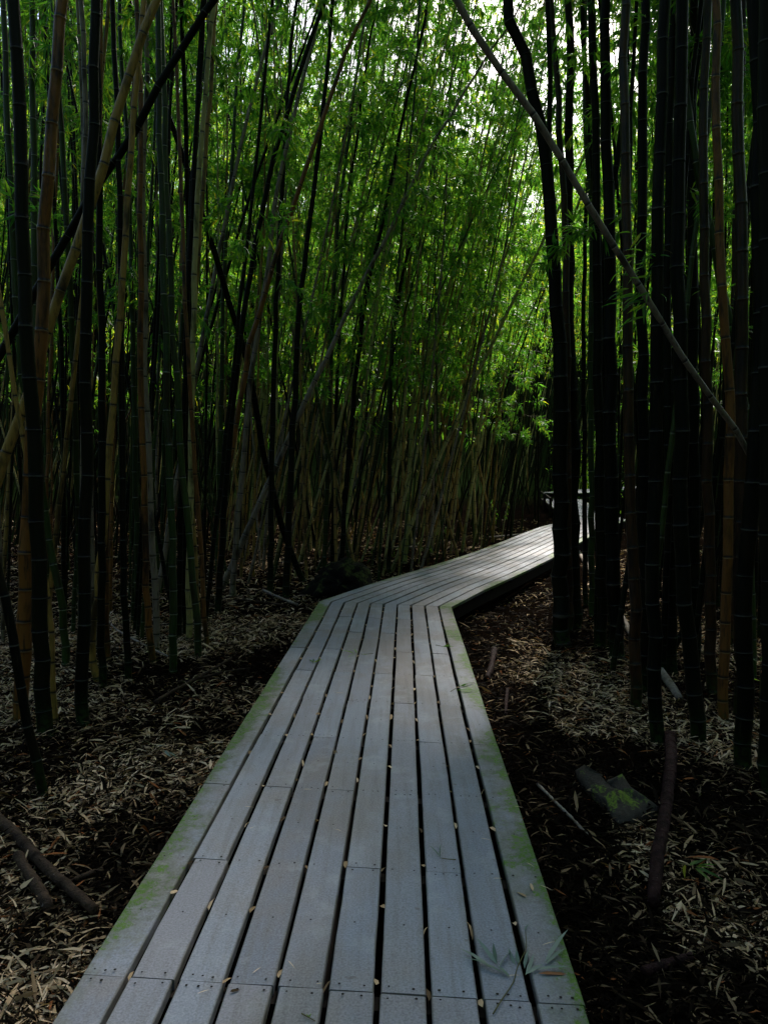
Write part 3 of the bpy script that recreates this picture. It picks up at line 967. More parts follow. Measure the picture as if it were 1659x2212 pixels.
 ("black bamboo leaning a little right at its foot, right front row", 'dark', 31, [(1512,1606),(1495,1471),(1478,1303),(1471,1102),(1468,887),(1465,652),(1463,557),(1468,302),(1471,0)], dict(sprays=[(1395,560,0.2,30)])),
 ("orange-brown bamboo glowing low in the right-hand stand", 'brown', 20, [(1562,1560),(1564,1404),(1569,1270),(1573,1108),(1573,987),(1579,904),(1575,836),(1562,700),(1556,551),(1548,300),(1545,0)], dict()),
 ("green curving bamboo with white scarred ring in the right-hand stand", 'green', 20, [(1622,1480),(1618,1150),(1612,954),(1602,853),(1585,752),(1562,635),(1542,551),(1525,450),(1508,366),(1493,285),(1481,185),(1470,80),(1462,0)], dict(Y=6.8, sprays=[(1560,640,0.18,26),(1585,700,0.14,18)])),
 ("thick black bamboo with pale rings close to the right edge", 'dark', 34, [(1598,1665),(1606,1505),(1609,1303),(1616,1193),(1626,1018),(1636,800),(1639,652),(1636,557),(1636,279),(1626,60),(1624,0)], dict()),
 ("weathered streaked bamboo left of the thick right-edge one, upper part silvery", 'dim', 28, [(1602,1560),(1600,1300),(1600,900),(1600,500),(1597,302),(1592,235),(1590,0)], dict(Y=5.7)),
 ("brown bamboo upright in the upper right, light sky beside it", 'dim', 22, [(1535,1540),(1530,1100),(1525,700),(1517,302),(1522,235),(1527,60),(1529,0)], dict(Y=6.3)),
 ("dark green bamboo third in the right-hand stand, sheath leaves at its top", 'dark', 24, [(1393,1500),(1390,1100),(1386,560),(1388,300),(1394,0)], dict(Y=6.2, sprays=[(1385,40,0.2,26)])),
 ("black bamboo at the very right edge of the picture", 'dark', 34, [(1662,1740),(1660,1300),(1657,800),(1654,400),(1652,0)], dict(Y=4.3)),
 ("dark bamboo between the two front-row black ones at right", 'dark', 22, [(1449,1480),(1446,1102),(1440,700),(1448,300),(1455,0)], dict(Y=6.9)),
 ("black bamboo behind the leaning front-row one at right", 'dark', 24, [(1500,1440),(1499,1102),(1496,700),(1492,300),(1500,0)], dict(Y=7.2)),
 ("dim brown bamboo behind the green curving one at right", 'dim', 16, [(1575,1420),(1572,1000),(1582,700),(1590,500),(1600,200),(1606,0)], dict(Y=8.0)),
 ("slim dark leaning bamboo in the upper right, crossing behind thick stems", 'dark', 16, [(1290,1380),(1300,900),(1305,551),(1325,400),(1345,250),(1352,100),(1350,0)], dict(Y=8.0)),
 ("dark bamboo leaning left in the upper right beside the bright gap", 'dark', 14, [(1318,1360),(1308,900),(1298,600),(1283,400),(1270,250),(1261,110),(1258,0)], dict(Y=9.0, sprays=[(1300,260,0.3,50),(1290,420,0.3,45)])),
]
for lab, kind, w, pts, kw in HEROES:
    hero(lab, kind, w, pts, **kw)

# ------------------------------------------------------------------ shared bamboo of the stand
NV = 9
variants = []
for k in range(NV):
    g = np.random.default_rng(100 + k)
    H = g.uniform(14.5, 18)
    az = g.uniform(0, 6.28)
    b_ = g.uniform(0.6, 2.2)
    t = np.linspace(0, 1, 30)
    wob = g.normal(0, 0.05, (6, 2)); wob[0] = 0
    P = np.stack([np.cos(az) * b_ * t ** 2.6 + np.interp(t, np.linspace(0, 1, 6), wob[:, 0]),
                  np.sin(az) * b_ * t ** 2.6 + np.interp(t, np.linspace(0, 1, 6), wob[:, 1]), H * (t - 0.06 * t ** 4)], -1)
    P[0, 2] = -0.08
    r = g.uniform(0.026, 0.040)
    V, q, tr, band, nodes, S = culm_arrays(P, r, 0.003, 7, 1, 0.18, 0.02, 0.40, g)
    cm = make_mesh("culm", V, [q, tr], [M['green']], {'band': band, 'hgt': V[:, 2]})
    lo = [2.4, 3.2, 4.0, 2.8, 5.0, 3.4, 5.6, 2.6, 4.4][k]
    f = foliage_arrays(P, S, nodes, r, lo, g, 0.95, blen=(0.5, 1.5), leaf=(0.14, 0.24), wid=(0.020, 0.033), per_fan=7)
    fm = make_mesh("foliage", f[0], f[1], [M['leaf'], M['twig']], {'rnd': f[2]}, f[3], smooth=False)
    lo2 = 7.0
    f2 = foliage_arrays(P, S, nodes, r, lo2, g, 1.35, blen=(0.5, 1.5), leaf=(0.14, 0.24), wid=(0.020, 0.033), per_fan=7)
    fm2 = make_mesh("foliage", f2[0], f2[1], [M['leaf'], M['twig']], {'rnd': f2[2]}, f2[3], smooth=False)
    f3 = foliage_arrays(P, S, nodes, r, 6.5, g, 2.6, blen=(0.6, 1.7), leaf=(0.14, 0.22), wid=(0.020, 0.032), per_fan=8)  # crowns for the right stand, thickened to block sun from the deck
    fm3 = make_mesh("foliage", f3[0], f3[1], [M['leaf'], M['twig']], {'rnd': f3[2]}, f3[3], smooth=False) if k < 4 else None
    variants.append((cm, fm, fm2, P, r, fm3))

def project(x, y, z):
    d = np.array([x, y, z - CAM_Z])
    zc = d[1] * math.cos(PITCH) - d[2] * math.sin(PITCH)
    yc = d[1] * math.sin(PITCH) + d[2] * math.cos(PITCH)
    return 829.5 + F * d[0] / zc, 1106 - F * yc / zc, zc

LINE = lambda y: Lp1[0] + 0.457 * (y - Lp1[1])     # left edge of the second section
def allowed(x, y):
    if y < 0.8: return False
    if on_walk(np.array([x]), np.array([y]), 0.5)[0]: return False
    u = project(x, y, 0)[0]
    if u < -60 or u > 1720: return False
    if x < 0 and y < 12:
        if u > 455: return False
        if y < 7.3: return False
    if y < 13 and 455 < u < 660 and y < 12.3: return False
    if x > LINE(y) and y < 34 and u < 1300: return False     # open litter right of the walk and the bright gap
    if u >= 1290 and y < 6.6: return False
    if 1184 < u < 1300 and y < 26: return False
    if 660 <= u < 1190 and y < 12.4: return False
    if abs(u - 735) < 75 and y < 12.6: return False
    return True

pts = []
g = np.random.default_rng(42)
tries = 0
def try_add(n, ylo, yhi, ulo, uhi, dmin, store):
    c = 0; t_ = 0
    while c < n and t_ < n * 60:
        t_ += 1
        y = ylo + (yhi - ylo) * g.uniform() ** 1.0
        u = g.uniform(ulo, uhi)
        x = (u - 829.5) / F * y
        if not allowed(x, y): continue
        if any((x - a_) ** 2 + (y - b_) ** 2 < dmin ** 2 for a_, b_ in store): continue
        store.append((x, y)); c += 1
    return c
placed = []
n1 = try_add(42, 7.3, 13, -60, 455, 0.30, placed)
n2 = try_add(118, 12.3, 18.5, 455, 1190, 0.20, placed)
n3 = try_add(46, 6.6, 13, 1284, 1700, 0.20, placed)
n4 = try_add(26, 13, 20, -60, 500, 0.30, placed)
n5 = try_add(30, 12, 20, 1300, 1720, 0.30, placed)
print("fillers", n1, n2, n3, n4, n5)

LANDMARKS = [(20, "thin tan left-edge stem"), (70, "thick orange-brown stem"), (188, "thick blackish left stem"),
 (236, "bright yellow-tan stem"), (318, "kinked brown pair"), (368, "straight green left pair"), (408, "tan ringed stem"),
 (478, "long tan-edged leaning stem"), (560, "left foot of the dark wall"), (640, "left end of the mossy mound"), (735, "crest of the mossy mound"),
 (805, "right end of the mossy mound"), (870, "leafy plant past the mound"), (960, "bright green seedling"), (1080, "leafy plant by the far boardwalk"), (1180, "low dark railing"),
 (1300, "left rim of the right stand"), (1358, "streaked brown stem"), (1412, "tall black mossy-footed stem"), (1470, "black stem leaning at its foot"),
 (1573, "glowing orange-brown stem"), (1640, "thick black right-edge stem")]
ORD = ["first", "second", "third", "fourth", "fifth", "sixth", "seventh", "eighth", "ninth", "tenth", "eleventh", "twelfth", "thirteenth"]
infos = []
KN = {'green': "green", 'dark': "blackish", 'tan': "tan", 'pale': "pale straw-green", 'brown': "brown", 'dim': "dim brown", 'grey': "weathered grey"}
def size_word(r):
    return "slim" if r < 0.021 else ("medium" if r < 0.029 else "stout")
for (x, y) in placed:
    u = project(x, y, 0)[0]
    k = int(g.integers(NV))
    cm, fm, fm2, P, r, fm3 = variants[k if (x - 829) is None or project(x, y, 0)[0] < 1250 else k % 4]
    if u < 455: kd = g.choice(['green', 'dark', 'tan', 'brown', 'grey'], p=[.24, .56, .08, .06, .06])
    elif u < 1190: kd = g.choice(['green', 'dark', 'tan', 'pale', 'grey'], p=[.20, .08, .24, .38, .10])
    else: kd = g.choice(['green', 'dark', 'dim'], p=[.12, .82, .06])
    s = g.uniform(0.78, 1.12)
    if 1010 < u < 1300: s = min(s, (2.0 + 0.53 * y) / 16.5)
    sw = s * g.uniform(0.55, 0.95)
    if u < 1190 and u > 455: sw *= 0.92
    root = empty("bamboo", (x, y, gh(x, y)), g.uniform(0, 6.28))
    ln = g.normal(0, 0.09 if 455 < u < 1190 else 0.06) + (0.15 if 455 < u < 1190 else 0.03)
    ln2 = g.normal(0, 0.05)
    if g.uniform() < (0.16 if 455 < u < 1190 else 0.06): ln = g.uniform(-0.35, 0.45)
    root.rotation_mode = 'XYZ'
    rz = g.uniform(0, 6.28)
    # lean in world axes: rotate about Y (towards +x) and X, after spinning about Z
    from mathutils import Euler, Matrix
    mt = Matrix.Rotation(ln, 4, 'Y') @ Matrix.Rotation(ln2, 4, 'X') @ Matrix.Rotation(rz, 4, 'Z')
    root.rotation_euler = mt.to_euler('XYZ')
    leanw = "leaning right" if ln > 0.13 else ("leaning left" if ln < -0.06 else "upright")
    tag(root, "bamboo", "bamboo", GROUP)
    lm = min(LANDMARKS, key=lambda q: abs(q[0] - u))
    infos.append((root, u, y, lm, KN[str(kd)], leanw))
    c = link("culm", cm, root)
    c.scale = (sw, sw, s)
    c.material_slots[0].link = 'OBJECT'
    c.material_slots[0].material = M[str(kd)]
    fo = link("foliage", fm if (u > 455 and u < 1190 and g.uniform() < 0.8) or g.uniform() < 0.3 else (fm3 if u > 1250 else fm2), root)
    fo.scale = (s, s, s)

fams = {}
for it in infos:
    fams.setdefault((it[3][1], it[1] < it[3][0], it[4], it[5]), []).append(it)
for (ln_, left, kn, lw), its in fams.items():
    its.sort(key=lambda q: abs(q[1] - q[3][0]))
    for q, it in enumerate(its):
        if len(its) == 1:
            it[0]["label"] = f"only {kn} bamboo {lw} {'left' if left else 'right'} of the {ln_}"
        else:
            it[0]["label"] = f"{ORD[q]} {kn} bamboo {lw} {'left' if left else 'right'} of the {ln_}"

# ------------------------------------------------------------------ the mass of bamboo further off (uncountable)
def thicket(name, spots, g, kinds, leaf_n=1, lo_min=2.0, leafscale=1.0, seg=5, dens=0.7):
    Vs, Qs, B, Hh, mi, off = [], [], [], [], [], 0
    LVs, LFs, LR, loff = [], [], [], 0
    for (x, y) in spots:
        H = g.uniform(15.5, 22)
        uu = project(x, y, 0)[0]
        if y > 0 and 990 < uu < 1700:
            H = min(H, (2.0 + (0.45 if uu < 1300 else 0.50) * y) * g.uniform(0.85, 1.04))
        az = g.uniform(0, 6.28); b_ = g.uniform(0.4, 2.4)
        lean = g.normal(0.14, 0.12, 1)[0]; lean2 = g.normal(0, 0.06)
        if g.uniform() < 0.1: lean = g.uniform(-0.4, 0.5)
        t = np.linspace(0, 1, 16)
        P = np.stack([x + lean * H * t + np.cos(az) * b_ * t ** 2.6, y + lean2 * H * t + np.sin(az) * b_ * t ** 2.6, gh(x, y) - 0.05 + H * (t - 0.05 * t ** 4)], -1)
        r = g.uniform(0.016, 0.032)
        V, q, tr, band, nodes, S = culm_arrays(P, r, 0.003, seg, 0, 0.2, 0.03, 0.42, g)
        Vs.append(V); Qs.append(q + off); B.append(band); Hh.append(V[:, 2]); mi += [len(kinds) - 1 if (y > 24 and g.uniform() < 0.6) else int(g.integers(len(kinds)))] * len(q)  # deep stems mostly take the last, near-black kind: depth shade as colour
        off += len(V)
        f = foliage_arrays(P, S, nodes, r, g.uniform(lo_min, lo_min + 4) + (min(4.0, max(0, y - 24) * 0.3) if y > 24 else 0), g, dens, blen=(0.5, 1.5), leaf=(0.14 * leafscale, 0.22 * leafscale), wid=(0.022 * leafscale, 0.034 * leafscale), per_fan=7, twig_seg=False)
        if f is not None:
            LVs.append(f[0]); LFs.append(f[1] + loff); LR.append(np.clip(f[2] + (0.22 if y > 25 else 0.05), 0, 1)); loff += len(f[0])  # far leaves shifted yellower, bright lighting put into their colour
    culV = np.concatenate(Vs); culQ = np.concatenate(Qs)
    LV = np.concatenate(LVs); LF = np.concatenate(LFs) + len(culV)
    V = np.concatenate([culV, LV]); Fc = np.concatenate([culQ, LF])
    band = np.concatenate([np.concatenate(B), np.zeros(len(LV))])
    hh = np.concatenate([np.concatenate(Hh), np.full(len(LV), 5.0)])
    rn = np.concatenate([np.zeros(len(culQ)), np.concatenate(LR)])
    fm = np.concatenate([np.array(mi), np.full(len(LF), len(kinds))])
    me = make_mesh(name, V, Fc, [M[k] for k in kinds] + [M['leaf']], {'band': band, 'hgt': hh, 'rnd': rn}, fm)
    o = link(name, me)
    tag(o, kind='stuff')
    print(name, len(V))
    return o

g = np.random.default_rng(5)
spots = []
while len(spots) < 860:
    y = 17.5 + 34 * g.uniform() ** 1.2
    x = g.uniform(-0.62, 0.62) * (y + 2)
    if on_walk(np.array([x]), np.array([y]), 0.6)[0]: continue
    u = project(x, y, 0)[0]
    if 1185 < u < 1300 and y < 27: continue
    if x > LINE(y) and y < 23 and u < 1300: continue
    if y > 31 and 1010 < u < 1260 and g.uniform() < 0.3: continue
    spots.append((x, y))
for _ in range(1500):
    y = g.uniform(30, 52); x = (g.uniform(1060, 1330) - 829.5) / F * y
    if len(spots) >= 1010: break
    if on_walk(np.array([x]), np.array([y]), 0.6)[0]: continue
    spots.append((x, y))
left = []
while len(left) < 130:
    y = g.uniform(14, 27); x = (g.uniform(-120, 430) - 829.5) / F * y
    left.append((x, y))
thicket("left_bamboo_thicket", left, g, ['dark', 'dark', 'green', 'dark'], lo_min=5.5, leafscale=1.3, dens=0.5)
thicket("bamboo_thicket", spots, g, ['green', 'tan', 'pale', 'green', 'pale', 'dark', 'dark'], lo_min=2.4, leafscale=1.45, dens=0.60)
def undergrowth(name, n, g):
    Y = g.uniform(25.5, 44, n); U = g.uniform(1200, 1330, n)
    X = (U - 829.5) / F * Y
    ok = ~on_walk(X, Y, 0.35)
    X, Y = X[ok], Y[ok]
    Z = ghv(X, Y) + 3.2 * g.uniform(0.0, 1, len(X)) ** 1.5
    C = np.repeat(np.stack([X, Y, Z], -1), 8, 0); k = len(C)
    V, Fc, q = leaves_arrays(C + g.normal(0, .16, (k, 3)), g.normal(0, .8, (k, 3)) + [0, 0, -0.2], g.normal(0, .6, (k, 3)) + [0, 0, .8], g.uniform(.14, .26, k), g.uniform(.025, .045, k), .2, 1)
    o = link(name, make_mesh(name, V, Fc, [M['leaf']], {'rnd': g.beta(2, 2, k)}, smooth=False))
    tag(o, kind='stuff')
undergrowth("undergrowth", 1300, np.random.default_rng(31))
# the same stand goes on around and behind the photographer
spots = []
while len(spots) < 210:
    a_ = g.uniform(0, 2 * np.pi)
    d_ = g.uniform(2.8, 16)
    x, y = d_ * math.cos(a_), d_ * math.sin(a_)
    if on_walk(np.array([x]), np.array([y]), 1.0)[0] or (abs(x) < 2.2 and y < 1): continue
    if y > 0 and abs(x) < 0.62 * (y + 1.6) + 0.8: continue
    spots.append((x, y))
thicket("surrounding_bamboo", spots, g, ['green', 'dark', 'tan'], lo_min=3.0, leafscale=1.6, dens=0.6)
spots = []  # extra unseen bamboo right of the frame, added to keep sun off the deck
while len(spots) < 60:
    x, y = g.uniform(2.6, 13), g.uniform(-3, 13)
    if x < 0.62 * (max(y, 0) + 1.6) + 0.6: continue
    spots.append((x, y))
thicket("unseen_shade_bamboo", spots, g, ['green', 'dark', 'dark'], lo_min=4.0, leafscale=1.7, dens=1.1)

# leafy crowns covering the slopes that rise all round
def slope_cover(name, n, g):
    a_ = g.uniform(0, 2 * np.pi, n)
    front = g.uniform(0, 1, n) < 0.62
    a_ = np.where(front, np.pi / 2 + g.uniform(-0.62, 0.62, n), a_)
    d_ = np.sqrt(g.uniform(47.0 ** 2, 108.0 ** 2, n))
    cx, cy = d_ * np.cos(a_), 10 + d_ * np.sin(a_)
    top = (15 + 5 * vnoise(cx, cy, 0.16, 9.0)) * (1 - 0.35 * np.exp(-((np.arctan2(cx, cy) - 0.20) / 0.16) ** 2))
    cz = ghv(cx, cy) + top * g.uniform(0.03, 1.0, n) ** 0.7
    uu = 829.5 + F * cx / np.maximum(cy, 1)
    far = (d_ > 60) | ((uu > 1195) & (uu < 1320) & (cy > 0))
    cx, cy, cz = cx[far], cy[far], cz[far]
    n = len(cx)
    C = np.repeat(np.stack([cx, cy, cz], -1), 9, 0)
    k = len(C)
    B = C + g.normal(0, 0.42, (k, 3))
    D = g.normal(0, 0.8, (k, 3)) + [0, 0, -0.35]
    nn = g.normal(0, 0.6, (k, 3)) + [0, 0, 0.8]
    V, Fc, q = leaves_arrays(B, D, nn, g.uniform(0.30, 0.62, k), g.uniform(0.08, 0.16, k), 0.2, 1)
    rn = np.clip(np.repeat(g.uniform(-0.1, 0.4, n), 9) + g.beta(2.2, 2.0, k), 0, 1)  # shifted towards yellow-green so the crowns look sunlit
    o = link(name, make_mesh(name, V, Fc, [M['leaf']], {'rnd': rn}, smooth=False))
    tag(o, kind='stuff')
slope_cover("hillside_foliage", 42000, np.random.default_rng(9))

# ------------------------------------------------------------------ fallen wood and stones
def fallen(name, label, cat, mat, pix, w, lift=0.02, jointed=False, group=None, z0=None, taper=0.85, rough=0.12, seg=9, lifts=None):
    g = np.random.default_rng(len(label) * 7 + int(pix[0][0]))
    P = []
    for k, (u, v) in enumerate(pix):
        lf = lifts[k] if lifts else lift
        p = on_level(u, v, lf)
        p[2] = max(gh(p[0], p[1]), -0.02) + lf if z0 is None else z0
        P.append(p)
    P = np.array(P)
    C = catmull(P, 24)
    Ym = C[:, 1].mean()
    r = w * Ym / F / 2
    org = C[0].copy(); org[2] = gh(C[0][0], C[0][1])
    Cl = C - org
    n = len(Cl)
    if jointed:
        V, q, tr, band, _, _ = culm_arrays(Cl, r * 0.3, r * 0.85, seg, 2, 0.10, 0.01, 0.16, g)
        V = V + g.normal(0, r * 0.05, V.shape)
        at_ = {'band': band, 'hgt': np.full(len(V), 1.0)}
    else:
        rad = r * np.linspace(1, taper, n) * (1 + g.normal(0, rough, n))
        V, q, tr = tube_arrays(Cl, rad, seg)
        V = V + g.normal(0, r * 0.06, V.shape)
        at_ = {}
    o = link(name, make_mesh(name, V, [q, tr], [mat], at_))
    o.location = org
    tag(o, label, cat, group)
    return o

fallen("fallen_log", "dark brown log with a joint lying at the bottom left, pointing at the deck", "log", M['brownwood'], [(-40,1735),(0,1772),(34,1802),(87,1856),(144,1910),(205,1968)], 25, 0.05, jointed=True)
fallen("fallen_log", "short dark log lying left of the longer jointed log at bottom left", "log", M['brownwood'], [(40,1848),(74,1900),(108,1962)], 28, 0.04)
fallen("fallen_stick", "thin dark stick crossing right of the bottom left logs", "stick", M['brownwood'], [(148,1905),(180,1888),(222,1872)], 12, 0.03)
fallen("fallen_log", "long reddish-brown root-like log lying right of the mossy stone", "log", M['redwood'], [(1446,1600),(1449,1655),(1436,1756),(1422,1840),(1408,1944)], 27, 0.06, jointed=True)
fallen("fallen_log", "short dark reddish log lying at the lower right", "log", M['redwood'], [(1388,2106),(1440,2086),(1492,2068)], 19, 0.04)
fallen("fallen_culm", "dead bamboo pole lying diagonally left of the deck, below the front stems", "bamboo pole", M['brownwood'], [(336,1518),(380,1490),(440,1455),(500,1419)], 8, 0.05)
fallen("fallen_branch", "brown branch lying level behind the diagonal dead pole, left of the deck", "branch", M['brownwood'], [(386,1470),(430,1462),(480,1450),(540,1440)], 6, 0.04)
fallen("fallen_branch", "thin grey branch lying between the left front bamboo feet", "branch", M['palewood'], [(233,1338),(250,1360),(275,1377),(320,1398),(363,1414)], 4, 0.05)
fallen("fallen_stick", "pale tan stick lying just left of the boardwalk bend", "stick", M['palewood'], [(569,1279),(600,1292),(642,1308)], 6, 0.05)
fallen("fallen_stick", "long brown stick lying level left of the pale one near the bend", "stick", M['brownwood'], [(430,1322),(500,1302),(560,1303),(612,1309)], 5, 0.04)
fallen("fallen_branch", "crooked pale branch running down right from the boardwalk behind the right stems", "branch", M['palewood'], [(1248,1192),(1262,1215),(1277,1236),(1290,1267),(1303,1283),(1337,1320),(1357,1364),(1387,1400),(1424,1443),(1466,1507)], 12, 0.05, rough=.18)
fallen("fallen_stick", "short reddish stick lying in the litter right of the deck, upper piece", "stick", M['redwood'], [(1068,1405),(1060,1440),(1051,1466)], 14, 0.03)
fallen("fallen_stick", "short reddish stick lying in the litter right of the deck, lower piece", "stick", M['redwood'], [(1096,1490),(1093,1520),(1092,1548)], 8, 0.03)
fallen("fallen_stick", "slim tan stick lying between the deck and the mossy stone", "stick", M['palewood'], [(1160,1700),(1200,1740),(1235,1772),(1268,1802)], 7, 0.03)
fallen("fallen_branch", "pale fallen branch beside the far boardwalk's left edge", "branch", M['palewood'], [(1055,1160),(1100,1155),(1150,1150)], 4, 0.05)
fallen("fallen_branch", "pale branch lying among stems above the mossy mound", "branch", M['palewood'], [(835,1185),(865,1183),(900,1182)], 5, 0.08)

def blob(name, label, cat, mat, outline, Y0, depth, amp, sub=5, hs=1.0, n=40, m=18):
    """stone: traced silhouette footprint, swollen in depth, rough surface"""
    O = np.array([at_depth(u, v, Y0) for u, v in outline])
    c = O.mean(0)
    ang = np.arctan2(O[:, 2] - c[2], O[:, 0] - c[0])
    rad = np.hypot(O[:, 2] - c[2], O[:, 0] - c[0])
    o_ = np.argsort(ang)
    A = np.linspace(-np.pi, np.pi, n, endpoint=False)
    Rr = np.interp(A, np.concatenate([ang[o_] - 2 * np.pi, ang[o_], ang[o_] + 2 * np.pi]), np.tile(rad[o_], 3))
    V = []
    for k in range(m + 1):
        ph = np.pi * k / m
        for a_, r_ in zip(A, Rr):
            sc_ = math.sin(ph) ** 0.8
            p = np.array([math.cos(a_) * r_ * sc_, -math.cos(ph) * depth / 2, math.sin(a_) * r_ * sc_])
            nz = mnoise.fractal(Vector(p * 6 + c), 1.0, 2.0, 4)
            p = p * (1 + amp * nz)
            V.append(p)
    V = np.array(V)
    i_, j_ = np.meshgrid(np.arange(m), np.arange(n), indexing='ij')
    a_ = i_ * n + j_; b_ = i_ * n + (j_ + 1) % n
    Q = np.stack([a_, b_, b_ + n, a_ + n], -1).reshape(-1, 4)
    o = link(name, make_mesh(name, V, Q, [mat]))
    o.location = (c[0], c[1], c[2])
    tag(o, label, cat)
    return o

blob("mound", "low black earth mound edged with moss, left of the boardwalk bend", "mound", M['mound'],
     [(640,1292),(668,1262),(690,1240),(712,1222),(740,1210),(768,1216),(792,1230),(800,1250),(812,1275),(790,1292),(700,1300)], 11.2, 0.9, 0.25)

# flat tilted stone with a ragged outline, real thickness
def slab(name, label, cat, mat, outline, zf, thick):
    O = [on_level(u, v, z) for (u, v), z in zip(outline, zf)]
    c = sum(O) / len(O)
    n = len(O); rings = 7
    V = []
    for k in range(rings + 1):
        t = k / rings
        for p in O:
            q = c * (1 - t) + p * t
            nz = mnoise.fractal(Vector(q * 9), 1.0, 2.0, 4)
            V.append(q - c + np.array([0, 0, 0.035 * nz - 0.03 * t ** 3]))
    for p in O:
        q = c + (p - c) * 0.9
        V.append(np.array([q[0], q[1], q[2] - thick]) - c)
    V = np.array(V)
    Q = []
    for k in range(rings + 1):
        for j in range(n):
            Q.append((k * n + j, (k + 1) * n + j, (k + 1) * n + (j + 1) % n, k * n + (j + 1) % n))
    o = link(name, make_mesh(name, V, np.array(Q), [mat]))
    o.location = c
    tag(o, label, cat)
slab("mossy_stone", "flat grey-brown stone with bright moss patches on the litter right of the deck", "stone", M['rock'],
     [(1242,1655),(1262,1648),(1290,1662),(1305,1672),(1345,1664),(1362,1682),(1392,1705),(1425,1730),(1418,1744),(1396,1750),(1378,1757),(1345,1770),(1322,1750),(1308,1722),(1290,1705),(1262,1678)],
     [.10,.11,.12,.13,.14,.14,.12,.08,.06,.06,.06,.07,.08,.09,.10,.10], 0.14)

# ------------------------------------------------------------------ loose leaves and sprigs on the deck
def one_leaf(name, label, u, v, L, W, az, z, rn, mat, group=None, tilt=0.0, cat="leaf"):
    p = on_level(u, v, z)
    D = np.array([[math.cos(az) * math.cos(tilt), math.sin(az) * math.cos(tilt), math.sin(tilt)]])
    V, Fc, q = leaves_arrays(-D * L / 2, D, np.array([[0.15, -0.1, 1.0]]), np.array([L]), np.array([W]), 0.10, 2)
    V[:, 2] += 0.006 + 0.006 * np.abs(V[:, 0])
    o = link(name, make_mesh(name, V, Fc, [mat], {'rnd': np.full(len(Fc), rn)}))
    o.location = p
    tag(o, label, cat, group)
    return o

g = np.random.default_rng(77)
gap_n = 0
for k in range(NB - 1):
    fg = (FR[k][1] + FR[k + 1][0]) / 2
    for y in np.arange(2.275, 8.7, 0.7105 / 2):
        if g.uniform() < 0.22: continue
        yy = y + g.normal(0, 0.05)
        p = sec_pt(sec1, s_of_y(yy), fg + g.normal(0, 0.001))
        L = g.uniform(0.055, 0.11)
        az = math.pi / 2 - math.atan2(0.027, 1) + g.normal(0, 0.22)
        D = np.array([[math.cos(az), math.sin(az), g.normal(0, 0.15)]])
        nn = np.array([[g.normal(0, 0.6), 0, 1.0]])
        V, Fc, q = leaves_arrays(-D * L / 2, D, nn, np.array([L]), np.array([g.uniform(0.012, 0.021)]), 0.22, 2)
        o = link("dry_leaf", make_mesh("dry_leaf", V, Fc, [M['litter']], {'rnd': np.full(len(Fc), g.uniform(0.42, 0.82))}))
        o.location = p + np.array([0, 0, g.uniform(-0.012, -0.002)])
        tag(o, "dry tan bamboo leaf wedged in a dark gap between the near deck boards", "leaf", "leaves wedged between deck boards")
        gap_n += 1
one_leaf("dry_leaf", "orange-tan dry leaf lying across the seam on the mossy right board", 1202, 2106, 0.12, 0.013, 0.03, DECK, 0.99, M['litter'])
one_leaf("dry_leaf", "small pale dry leaf, upper of two on the mossy right board", 1148, 1917, 0.07, 0.012, 1.5, DECK, 0.7, M['litter'])
one_leaf("dry_leaf", "small tan dry leaf, lower of two on the mossy right board", 1126, 1934, 0.05, 0.014, 2.2, DECK, 0.55, M['litter'])
one_leaf("dry_leaf", "tiny curled dry leaf on the second board from the left", 508, 2143, 0.03, 0.012, 0.4, DECK, 0.4, M['litter'])
BITS = [(730,1795,.04,2.5),(556,2098,.045,1.0),(630,2086,.045,-.9),(545,1790,.03,.8),(690,2128,.02,.3),(1120,1745,.04,-.2),(1145,1870,.035,-.8),(1075,1900,.035,.1),(665,1707,.045,0.1),(540,1745,.05,-.1),(735,1498,.06,.1),(1100,1610,.07,.15),(1110,2110,.04,.2),(1185,2040,.06,.5),(440,2145,.04,.6),(940,2230,.05,-.9),(1180,1920,.05,-.6),(1050,1815,.05,-.3)]
for u, v, L, az in BITS:
    one_leaf("leaf_fragment", "thin pale needle-like leaf fragment lying on the grey deck boards", u, v, L, 0.0025, az, DECK, 0.85, M['litter'], "leaf fragments scattered on the deck", cat="leaf")

def sprig(label, stem, leaves, z=DECK + 0.004, width=0.016, mat='sprig'):
    """stem: list of pixel points; leaves: (u0,v0,u1,v1) base->tip in pixels, lying on the deck"""
    base = on_level(*stem[0], z)
    root = empty("bamboo_sprig", base)
    tag(root, label, "sprig")
    P = np.array([on_level(u, v, z) for u, v in stem]) - base
    C = catmull(P, 14)
    C[:, 2] += 0.004
    V, q, tr = tube_arrays(C, np.linspace(0.0022, 0.0012, len(C)), 5)
    link("twig", make_mesh("twig", V, [q, tr], [M['twig']]), root)
    gg = np.random.default_rng(len(label))
    for (u0, v0, u1, v1) in leaves:
        a_ = on_level(u0, v0, z) - base; b_ = on_level(u1, v1, z) - base
        L = np.linalg.norm(b_ - a_)
        D = (b_ - a_)[None, :] + np.array([[0, 0, 0.12 * L]])
        V, Fc, q = leaves_arrays(a_[None, :] + [0, 0, 0.004], D, np.array([[gg.normal(0, .5), gg.normal(0, .5), 1.0]]), np.array([L]), np.array([min(width, L * 0.2)]), 0.12, 2)
        V[:, 2] = np.maximum(V[:, 2], 0.003)
        link("leaf", make_mesh("leaf", V, Fc, [M[mat]], {'rnd': np.full(len(Fc), gg.uniform(0, 1))}), root)

